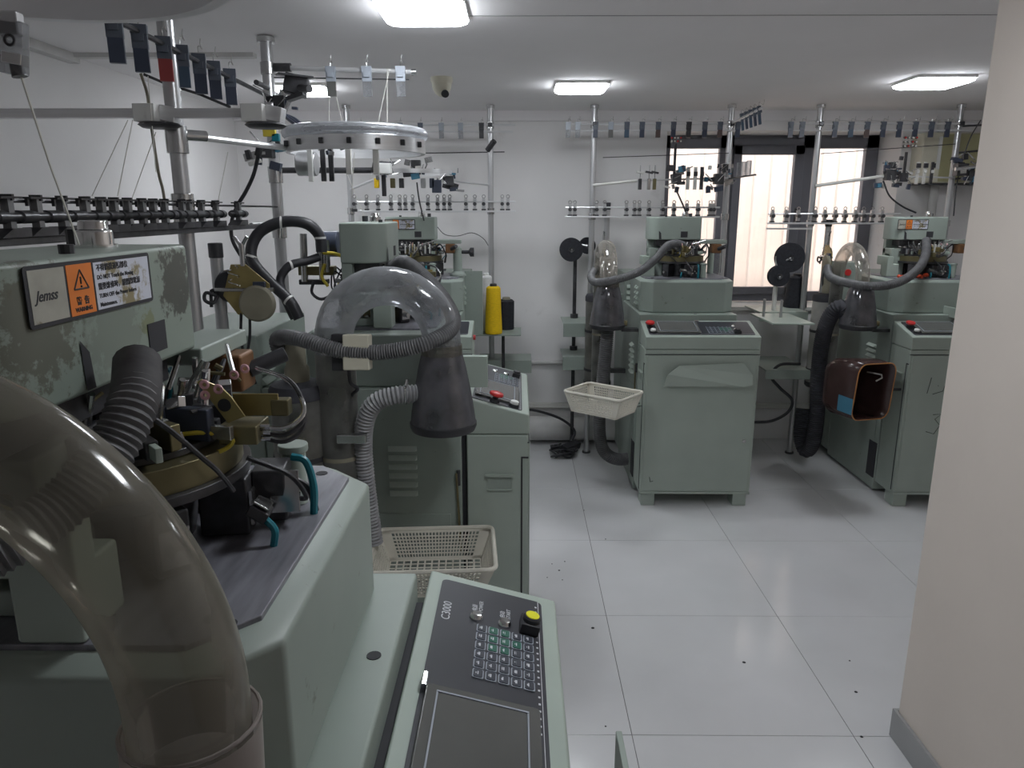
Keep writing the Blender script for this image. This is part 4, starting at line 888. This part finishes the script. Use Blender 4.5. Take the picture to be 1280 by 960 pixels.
# rack of the middle machine: poles beside the left wall
PXL = -1.08; g0 = Vector((PXL, 2.42, 0))
r2 = empty('yarn_rack', g0, 0, 'yarn rack beside the left wall with large hanging clips, tall pipes and feeder boxes', 'yarn rack'); L2 = lambda p: Vector(p) - g0
YA, YB2 = 2.42, 3.37
pole(r2, 0, 0, r=.025); pole(r2, 0, YB2-YA, r=.025)
clampc(r2, 0, 0, 2.065, .033, .085); clampc(r2, 0, 0, 1.85, .034, .10); clampc(r2, 0, YB2-YA, 2.44, .031, .05); clampc(r2, 0, YB2-YA, 2.0, .032, .07); clampc(r2, 0, YB2-YA, 1.76, .032, .07)
# inclined clip rail along y
RZ = 2.305; MB().cyl(L2((PXL+.03, 1.7, RZ+.03)), L2((PXL+.03, YB2, RZ+.005)), .008, n=10).build('clip_rail', Mt['dark'], r2)
for k, (px, kd) in enumerate(((148, 'navy'), (178, 'navy'), (207, 'red'), (228, 'blue'), (249, 'navy'), (267, 'navy'), (286, 'navy'))):
    d = ray(px, 80); Y = (PXL+.03)*d.y/d.x
    yarn_clip(r2, L2((PXL+.03, Y, RZ+.03)), kd, rz=.3, s=1.12)
MB().tube([L2((PXL, YB2, 2.36)), L2((PXL+.02, YB2-.22, 2.35))], .011, 8).build('rail_arm', Mt['dark'], r2)
# cross rail to the right with three clips
X1 = at(520, 86, YB2).x
MB().cyl(L2((PXL, YB2, 2.445)), L2((X1, YB2, 2.425)), .0105, n=10).build('top_rail', Mt['alu'], r2); MB().cyl(L2((X1-.02, YB2, 2.425)), L2((X1, YB2, 2.425)), .014, n=12).build('rail_end', Mt['steel'], r2)
MB().cyl(L2((PXL, YB2, 2.405)), L2((X1-.03, YB2, 2.395)), .003, n=6).build('thread_rod', Mt['dark'], r2)
MB().cyl(L2((PXL, YB2, 2.445)), L2((PXL+.10, YB2, 2.445)), .018, n=12).build('rail_clamp', Mt['dark'], r2)
for px, kd in ((414, 'grey'), (459, 'clear'), (501, 'clear')): yarn_clip(r2, L2((at(px, 86, YB2).x, YB2-.012, 2.435)), kd, s=1.1)
# lower tensioner bar along y
MB().box(.03, .055, 1.30-YA, YB2-YA, 1.778, 1.794).build('lower_rail', Mt['dark'], r2, .002)
MB().cyl(L2((PXL+.03, 1.30, 1.868)), L2((PXL+.03, YB2-.1, 1.862)), .004, n=6).build('thread_rod', Mt['dark'], r2)
for k, px in enumerate((10, 46, 78, 107, 127, 143, 160, 178, 192, 206, 228, 236, 252, 270, 298)):
    d = ray(px, 265); Y = (PXL+.04)*d.y/d.x
    tensioner(r2, L2((PXL+.04, Y, 1.835)), rz=0, big=True, s=1.08)
MB().cyl(L2((PXL, YB2-.35, 1.786)), L2((PXL, YB2, 1.786)), .012, n=8).build('rail_arm', Mt['dark'], r2)
# square feeder bar with white blocks and black discs
YQ = 2.36; za = at(100, 142, YQ).z; xa, xb = -1.95, at(350, 142, YQ).x
MB().box(xa-g0.x, xb-g0.x, YQ-.015-YA, YQ+.015-YA, za-.014, za+.014).build('feeder_bar', Mt['alu'], r2, .003)
for px in (186, 319):
    c = at(px, 142, YQ-.01); o = MB().cbox(L2(c), (.066, .07, .052)).build('bar_block', Mt['white'], r2, .003)
    MB().cbox(L2(c)+Vector((.055, .02, .0)), (.05, .05, .045), (0, .2, 0)).build('block_wedge', Mt['alu'], o, .003)
    MB().lathe([(0, 0), (.055, .0), (.062, -.006), (.05, -.014), (0, -.014)], L2(c)+Vector((.03, 0, -.028)), 28).build('bar_disc', Mt['black'], o)
# ring over the head: aluminium band, clear tube on top
cR = Vector((-.62, 2.93, 2.085)); ar = at(215, 168, YA)
MB().tube([L2((PXL, YA, ar.z)), L2((cR.x-.22, cR.y-.10, 2.07))], .011, 10).build('ring_arm', Mt['alu'], r2)
MB().cyl(L2((PXL, YA, ar.z)), L2(Vector((PXL, YA, ar.z)).lerp(cR, .14)), .017, n=12).build('arm_clamp', Mt['steel'], r2)
MB().lathe([(.245, -.028), (.262, -.028), (.262, .022), (.245, .022), (.245, -.028)], L2(cR), 56).build('yarn_ring', Mt['alu'], r2)
MB().torus(L2(cR)+Vector((0, 0, .042)), .252, .022, 56, 12).build('ring_tube', Mt['clear'], r2)
MB().torus(L2(cR)+Vector((0, 0, .042)), .252, .010, 56, 8).build('ring_core', Mt['alu'], r2)
for k in range(7):
    a = -pi*.1-.38*k; q = L2(cR)+Vector((.265*cos(a), .265*sin(a), .0)); MB().cbox(q, (.016, .016, .02)).build('ring_clip', Mt['dark'], r2, .002)
mot = MB().cyl(L2(at(372, 205, 2.95)), L2(at(396, 205, 2.95)), .045, n=20).build('feeder_motor', Mt['galv'], r2, .004)
for px in (388, 404, 414): MB().cbox(L2(at(px, 206, 2.85)), (.018, .014, .12)).build('yarn_tab', Mt['dark'] if px != 388 else Mt['white'], r2, .002)
feeder_cluster(r2, L2(at(410, 178, 2.75)), .7, 31); feeder_cluster(r2, L2(at(334, 188, 3.2)), 1.1, 32)
MB().cbox(L2(at(337, 166, 3.1)), (.05, .02, .03)).build('terminal_block', Mt['wire_y'], r2, .002); MB().cbox(L2(at(345, 172, 3.1)), (.03, .02, .03)).build('terminal_block', Mt['teal'], r2, .002)
z213 = at(345, 213, YB2).z
MB().cyl(L2((PXL, YB2, z213)), L2(at(482, 213, YB2)), .013, n=10).build('lower_arm', Mt['dark'], r2)
feeder_cluster(r2, L2(at(520, 207, 3.3)), .0001, 1) if False else None
MB().cbox(L2(at(482, 211, 3.3)), (.05, .05, .045)).build('arm_block', Mt['white'], r2, .003); MB().cbox(L2(at(480, 232, 3.3)), (.018, .018, .09)).build('arm_tab', Mt['black'], r2, .002)
MB().lathe([(.0, 0), (.05, 0), (.04, .045), (0, .05)], L2(at(478, 216, 3.35)), 20).build('arm_disc', Mt['black'], r2)
for px in (436, 470): MB().cbox(L2(at(px, 200, 2.72)), (.02, .02, .10)).build('ring_feeder', Mt['offwhite'], r2, .003)
# box with a lid on a stalk in front of the far pole
fb = MB().cbox(L2(at(370, 107, 3.0)), (.085, .075, .07), (0, .25, .2)).build('feeder_box', Mt['dark'], r2, .004)
MB().cbox(L2(at(368, 95, 3.0)), (.13, .11, .008), (.1, .05, .4)).build('feeder_lid', Mt['dark'], fb, .002)
MB().cyl(L2(at(375, 110, 2.95)), L2(at(387, 111, 2.9)), .014, n=12).build('feeder_spout', Mt['dark'], fb); MB().cbox(L2(at(370, 121, 2.97)), (.07, .05, .015), (0, -.3, 0)).build('feeder_base', Mt['dark'], fb, .002)
MB().tube(spline([L2(at(x, y, 3.0)) for x, y in ((366, 118), (360, 130), (355, 143), (352, 150))], 4), .008, 8).build('feeder_stalk', Mt['steel'], r2)
for d in (0, 8, 16): MB().tube(spline([L2(at(350+d*.3, 140+d*.2, 3.05)), L2(at(362+d*.5, 150, 3.0)), L2(at(378+d*.5, 162+d*.2, 2.9))], 5), .007, 7).build('feeder_wire', Mt['navy'], r2)
feeder_cluster(r2, L2(at(350, 128, 3.1)), .9, 33)
MB().tube(spline([L2(at(x, y, 2.9)) for x, y in ((325, 182), (318, 215), (308, 238), (298, 255), (290, 275), (290, 298), (300, 318), (312, 332))], 6), .0075, 8).build('signal_cable', Mt['black'], r2)
MB().cyl(L2(at(326, 178, 2.9)), L2(at(322, 195, 2.9)), .013, n=10).build('cable_plug', Mt['black'], r2)
MB().tube(spline([L2(at(x, y, 2.40)) for x, y in ((176, 92), (184, 118), (188, 150), (198, 215), (204, 240), (210, 285))], 6), .0045, 7).build('signal_cable', Mt['tan'], r2)
MB().tube([L2(at(x, y, 2.6)) for x, y in ((180, 93), (206, 104), (250, 118), (288, 134))], .005, 6).build('signal_cable', Mt['dark'], r2)
for (x0, y0, x1, y1, Y) in ((185, 95, 195, 215, 2.3), (160, 150, 115, 245, 2.2), (166, 150, 147, 245, 2.3), (195, 165, 165, 248, 2.4), (285, 190, 272, 255, 2.9), (487, 86, 470, 165, 3.36), (484, 86, 484, 205, 3.36), (412, 110, 411, 165, 3.36), (418, 112, 430, 160, 3.36), (352, 210, 350, 300, 3.2), (443, 190, 440, 245, 2.8), (433, 215, 460, 282, 3.3)):
    thread(r2, [L2(at(x0, y0, Y)), L2(at(x1, y1, Y))], .0014)
# ring and yarn eye of the foremost rack (its poles stand out of view)
g1 = Vector((-1.02, .38, 0)); r1 = empty('yarn_rack', g1, 0, 'yarn ring cut by the top left corner, a clear yarn eye hanging from it', 'yarn rack'); L1 = lambda p: Vector(p) - g1
pole(r1, 0, 0, r=.025); pole(r1, 0, .95, r=.025)
cR = Vector((-.575, .85, 2.132))
MB().lathe([(.243, -.028), (.26, -.028), (.26, .03), (.243, .03), (.243, -.028)], L1(cR), 64).build('yarn_ring', Mt['alu_ring'], r1)
MB().tube([L1((-1.02, .38, 2.08)), L1((cR.x-.18, cR.y-.18, 2.13))], .011, 10).build('ring_arm', Mt['alu'], r1)
MB().tube([L1((-1.02, 1.33, 2.08)), L1((cR.x-.18, cR.y+.18, 2.13))], .011, 10).build('ring_arm', Mt['alu'], r1)
e0 = at(17, 60, .70)
ye = MB().cbox(L1(e0), (.022, .012, .045), (0, .15, 0)).build('yarn_eye', Mt['clear'], r1, .002)
MB().cbox(L1(at(14, 30, .70)), (.018, .012, .02)).build('eye_mount', Mt['galv'], ye, .002)
MB().torus(L1(at(12, 50, .695)), .0042, .0014, 16, 8, Matrix.Rotation(pi/2, 4, 'X')).build('eyelet', Mt['black'], ye)
MB().cbox(L1(at(19, 74, .70)), (.018, .013, .010), (0, .2, 0)).build('eye_clamp', Mt['chrome'], ye, .001); MB().cyl(L1(at(20, 80, .70)), L1(at(25, 96, .70)), .0055, .0065, n=12).build('eye_tip', Mt['dark'], ye)
thread(r1, [L1(at(27, 97, .70)), L1(at(62, 205, .78)), L1(at(99, 306, .86))], .0011)
# ------------------------------------------------------------------ loose things
def basket(loc, rz, L, W, Hh, label, rim=.012):
    g = empty('plastic_basket', loc, rz, label, 'basket')
    a, b = L/2, W/2; k = .80; t = .0022
    def wall(p0, p1, q0, q1, name):                  # p: top edge, q: bottom edge; lattice of bars
        p0, p1, q0, q1 = map(Vector, (p0, p1, q0, q1)); mb = MB(); Lw = (p1-p0).length; nv = max(6, int(Lw/.0165)); nh = 7
        N = (p1-p0).cross(q0-p0).normalized()*t
        def bar(u0, v0, u1, v1):
            f = lambda u, v: p0.lerp(p1, u).lerp(q0.lerp(q1, u), v)
            c = [f(u0, v0), f(u1, v0), f(u1, v1), f(u0, v1)]
            mb.add([x-N/2 for x in c]+[x+N/2 for x in c], [(0,3,2,1),(4,5,6,7),(0,1,5,4),(2,3,7,6),(0,4,7,3),(1,2,6,5)])
        e = .10
        bar(0, 0, e, 1); bar(1-e, 0, 1, 1); bar(0, 0, 1, .12); bar(0, .88, 1, 1)
        wv = .0026/Lw
        for i in range(1, nv): u = e + (1-2*e)*i/nv; bar(u-wv, .1, u+wv, .9)
        for j in range(1, nh): v = .12 + .76*j/nh; bar(e*.8, v-.019, 1-e*.8, v+.019)
        o = mb.build(name, Mt['basket'], g, 0, 0); o['kind'] = 'stuff'
    T = [(-a, -b, Hh), (a, -b, Hh), (a, b, Hh), (-a, b, Hh)]; Q = [(-a*k, -b*k, 0), (a*k, -b*k, 0), (a*k, b*k, 0), (-a*k, b*k, 0)]
    for i in range(4): wall(T[i], T[(i+1) % 4], Q[i], Q[(i+1) % 4], 'lattice_side')
    fl = MB(); n = 13
    for i in range(n+1): x = -a*k + 2*a*k*i/n; fl.box(x-.003, x+.003, -b*k, b*k, 0, .003)
    m = 9
    for i in range(m+1): y = -b*k + 2*b*k*i/m; fl.box(-a*k, a*k, y-.003, y+.003, 0, .003)
    fl.build('lattice_bottom', Mt['basket'], g, 0, 0)['kind'] = 'stuff'
    rp = [(x, y, Hh) for x, y in rect_round(-a-.004, a+.004, -b-.004, b+.004, .03, 5)]; rp.append(rp[0]); rp.append(rp[1])
    MB().tube(rp, rim*.7, 8, False).build('basket_rim', Mt['basket'], g)
    return g
pa = at(545, 690, 2.46); basket((pa.x-.005, 2.43, .545), .07, .43, .34, .115, 'beige lattice basket in front of the cabinet door, beyond the keypad panel')
pb = at(754, 500, 4.28)
basket((pb.x, 4.28, .66), radians(-38), .385, .275, .125, 'beige lattice basket hung by the third machine above a curled hose')
# wire brackets that carry the baskets (parts of their machines)
MB().cyl(B_.loc((pa.x-.12, 2.66, .536)), B_.loc((pa.x-.12, 2.33, .536)), .006, n=8).cyl(B_.loc((pa.x+.12, 2.66, .536)), B_.loc((pa.x+.12, 2.33, .536)), .006, n=8).build('basket_bracket', Mt['steel'], gB)
MB().cyl(R3.loc((.80, 4.45, .653)), R3.loc((pb.x-.05, 4.30, .653)), .006, n=8).cyl(R3.loc((.80, 4.52, .653)), R3.loc((pb.x, 4.36, .653)), .006, n=8).build('basket_bracket', Mt['steel'], g3)

# brown cut-open canister used as a catch bin beside the right machine
cb_ = empty('catch_bin', (2.25, 4.40, .60), 0, 'dark brown cut-open canister with orange rim and blue label beside right machine', 'bin')
def secs(y, sx, sz, dx, dz): return [(dx+x*sx, y, dz+z*sz) for x, z in rect_round(-1, 1, -1, 1, .38, 5)]
n = 24; lv = [secs(-.06, .128, .18, -.085, .17), secs(.05, .132, .185, -.115, .17), secs(.15, .13, .18, -.145, .16), secs(.22, .11, .15, -.165, .15)]
lv[0] = [(x, y + (z-.17)*-.12 + (x+.085)*.25, z) for x, y, z in lv[0]]
V = [p for l in lv for p in l]; Fc = [(i*n+k, i*n+(k+1)%n, (i+1)*n+(k+1)%n, (i+1)*n+k) for i in range(3) for k in range(n)] + [tuple(3*n+k for k in range(n))]
body = MB().add(V, Fc).build('canister_body', Mt['brown_glaze'], cb_); sd = body.modifiers.new('thick', 'SOLIDIFY'); sd.thickness = .004
MB().tube(lv[0] + lv[0][:2], .0035, 8, False).build('cut_rim', Mt['rim_orange'], cb_)
f = lambda u, v: (lambda q: Vector(q))((-.085-.128-.004-.034*u, -.085+.125*u+0, .03+.10*v))
MB().add([f(0,0)+Vector((0,.0,0)), f(1,0), f(1,1), f(0,1)], [(0,1,2,3)]).build('blue_label', Mt['blue'], cb_, 0, 0).modifiers.new('thick', 'SOLIDIFY').thickness = .002
MB().tube([(-.06, .10, .26), (-.055, .02, .27), (-.02, .0, .265), (-.015, .0, .245), (-.05, .0, .225)], .005, 6).build('inner_hook', Mt['offwhite'], cb_)
MB().cyl(R4.loc((2.39, 4.45, .76)), R4.loc((2.295, 4.45, .76)), .008, n=8).build('bin_bracket', Mt['dark'], g4)

# yarn cones, dyed and white, on the rack shelf
def cone(loc, r0, r1, h, mat, label, cap=None):
    g = empty('yarn_cone', loc, 0, label, 'yarn cone'); MB().lathe([(r0*.96, 0), (r0, .006), (r0*.99, .03), (r1*1.05, h-.012), (r1*.8, h)], (0, 0, 0), 28, caps=True).build('yarn_body', Mt[mat], g)
    MB().lathe([(r1*.55, h-.004), (r1*.5, h+.016), (r1*.4, h+.018)], (0, 0, 0), 16, caps=True).build('cone_tip', Mt[cap or 'black'], g); MB().lathe([(r0*.7, -.004), (r0*.7, .002)], (0, 0, 0), 20, caps=True).build('cone_core', Mt['black'], g)
p = at(617, 411, 5.18); cone((p.x, 5.18, .99), .062, .048, .335, 'yarn_yellow', 'bright yellow yarn cone standing on the green shelf')
p = at(610, 400, 5.34); cone((p.x-.012, 5.34, .985), .05, .042, .40, 'yarn_white', 'tall white yarn cone behind the yellow one', 'white')
p = at(632, 385, 5.40); cone((p.x+.005, 5.40, .985+.0), .058, .056, .22, 'yarn_black', 'black yarn cone right of the yellow one', 'tan')
p = at(598, 400, 5.38); cone((p.x-.045, 5.40, .985), .050, .048, .30, 'yarn_black', 'black yarn cone left of the white one, mostly hidden')
p = at(997, 385, 5.50); cone((p.x, 5.56, 1.13), .085, .062, .235, 'yarn_black', 'black yarn cone on the pale shelf under the window')
def spool(px, py, Y, r, label, post, w=.05):
    c = at(px, py, Y); g = empty('yarn_spool', c, 0, label, 'yarn spool')
    MB().lathe([(.012, -w/2), (r, -w/2), (r, -w/2+.005), (r*.92, -w/2+.006), (r*.92, w/2-.006), (r, w/2-.005), (r, w/2), (.012, w/2)], (0, 0, 0), 36, 'Y').build('spool_body', Mt['yarn_black'], g)
    MB().lathe([(.012, -.03), (.02, -.035), (.02, -w/2)], (0, 0, 0), 16, 'Y', True).build('spool_hub', Mt['dark'], g)
    MB().cyl((0, -.03, 0), Vector(post)-c, .007, n=8).build('spool_spindle', Mt['galv'], g)
spool(714, 312, 5.56, .087, 'big black yarn spool on the pole near the bare wall', (.43, 5.60, 1.58))
spool(734, 307, 5.64, .062, 'smaller black yarn spool tucked behind the big one by the bare wall', (.43, 5.62, 1.60))
spool(987, 322, 5.40, .105, 'large black yarn spool against the window frame', (sp4.x+2.12, 5.40, 1.46))
spool(973, 345, 5.36, .075, 'small black yarn spool below the large one at the window', (sp4.x+2.12, 5.40, 1.33))
# tangled black power leads on the floor
tl = MB(); rr = random.Random(5); c0 = at(712, 548, 5.42)
for k in range(6): tl.tube(spline([Vector((c0.x+rr.uniform(-.15, .05), 5.38+rr.uniform(-.10, .12), .012+rr.uniform(0, .055))) for _ in range(7)], 6), .0075, 7)
tl.cbox((c0.x+.01, 5.42, .06), (.06, .18, .05), (0, .25, -.7))
tl = tl.build('power_leads', Mt['black']); tag(tl, 'tangle of black power leads on the floor by the pole', 'cable')
tag(MB().tube(spline([at(640, 512, 5.3), at(668, 513, 5.40), at(700, 523, 5.5), at(718, 538, 5.48), (c0.x+.02, 5.45, .10)], 6), .010, 8).build('power_cable', Mt['black']), 'black cable drooping from the middle machine towards the floor tangle', 'cable')
tag(MB().tube(spline([at(1000, 455, 5.25), at(975, 456, 5.2), at(964, 470, 5.2), at(975, 485, 5.2), at(990, 500, 5.2), at(985, 515, 5.2), at(965, 526, 5.2), at(940, 528, 5.2)], 6), .011, 8).build('power_cable', Mt['black']), 'black cable looping between the two right-hand machines', 'cable')
# cream box on the back wall
p0, p1 = at(1142, 168, YB-.01), at(1142, 230, YB-.01)
ac = empty('wall_box', (p0.x, YB, 0), 0, 'cream wall box with olive front behind the poles right of the window', 'wall box')
MB().box(0, .78, -.16, 0, p1.z, p0.z).build('box_shell', Mt['cream'], ac, .012)
MB().box(.14, .77, -.166, -.158, p1.z+.012, p0.z-.012).build('box_door', pm('olive_cream_door', (.36,.34,.19), .3), ac, .003)
MB().box(.115, .14, -.168, -.156, p1.z+.10, p0.z-.03).build('box_strip', Mt['white'], ac, .003)
MB().box(.0, .78, -.165, 0, p1.z-.012, p1.z).build('box_base', Mt['dark'], ac)
tag(MB().cyl((3.16, YB-.05, 0), (3.16, YB-.05, 2.5), .03, n=16).build('grey_duct', Mt['pvc']), 'upright grey pipe on the back wall beside the right rack', 'pipe')
# specks on the floor
sp = MB(); rr = random.Random(9)
for px, py, r in ((699, 713, .006), (706, 702, .004), (741, 785, .008), (757, 674, .004), (730, 638, .004), (757, 908, .004), (930, 828, .008), (1070, 865, .007), (1077, 921, .006), (1062, 826, .004), (690, 705, .003), (684, 722, .003), (703, 725, .003)):
    q = atz(px, py, .0005); sp.lathe([(r, .0008), (r*.6, .003), (.0005, .0035)], (q.x, q.y, 0), 7)
tag(sp.build('floor_specks', Mt['ink']), 'small dark scraps of lint dropped on the pale tiles', 'lint', kind='stuff')
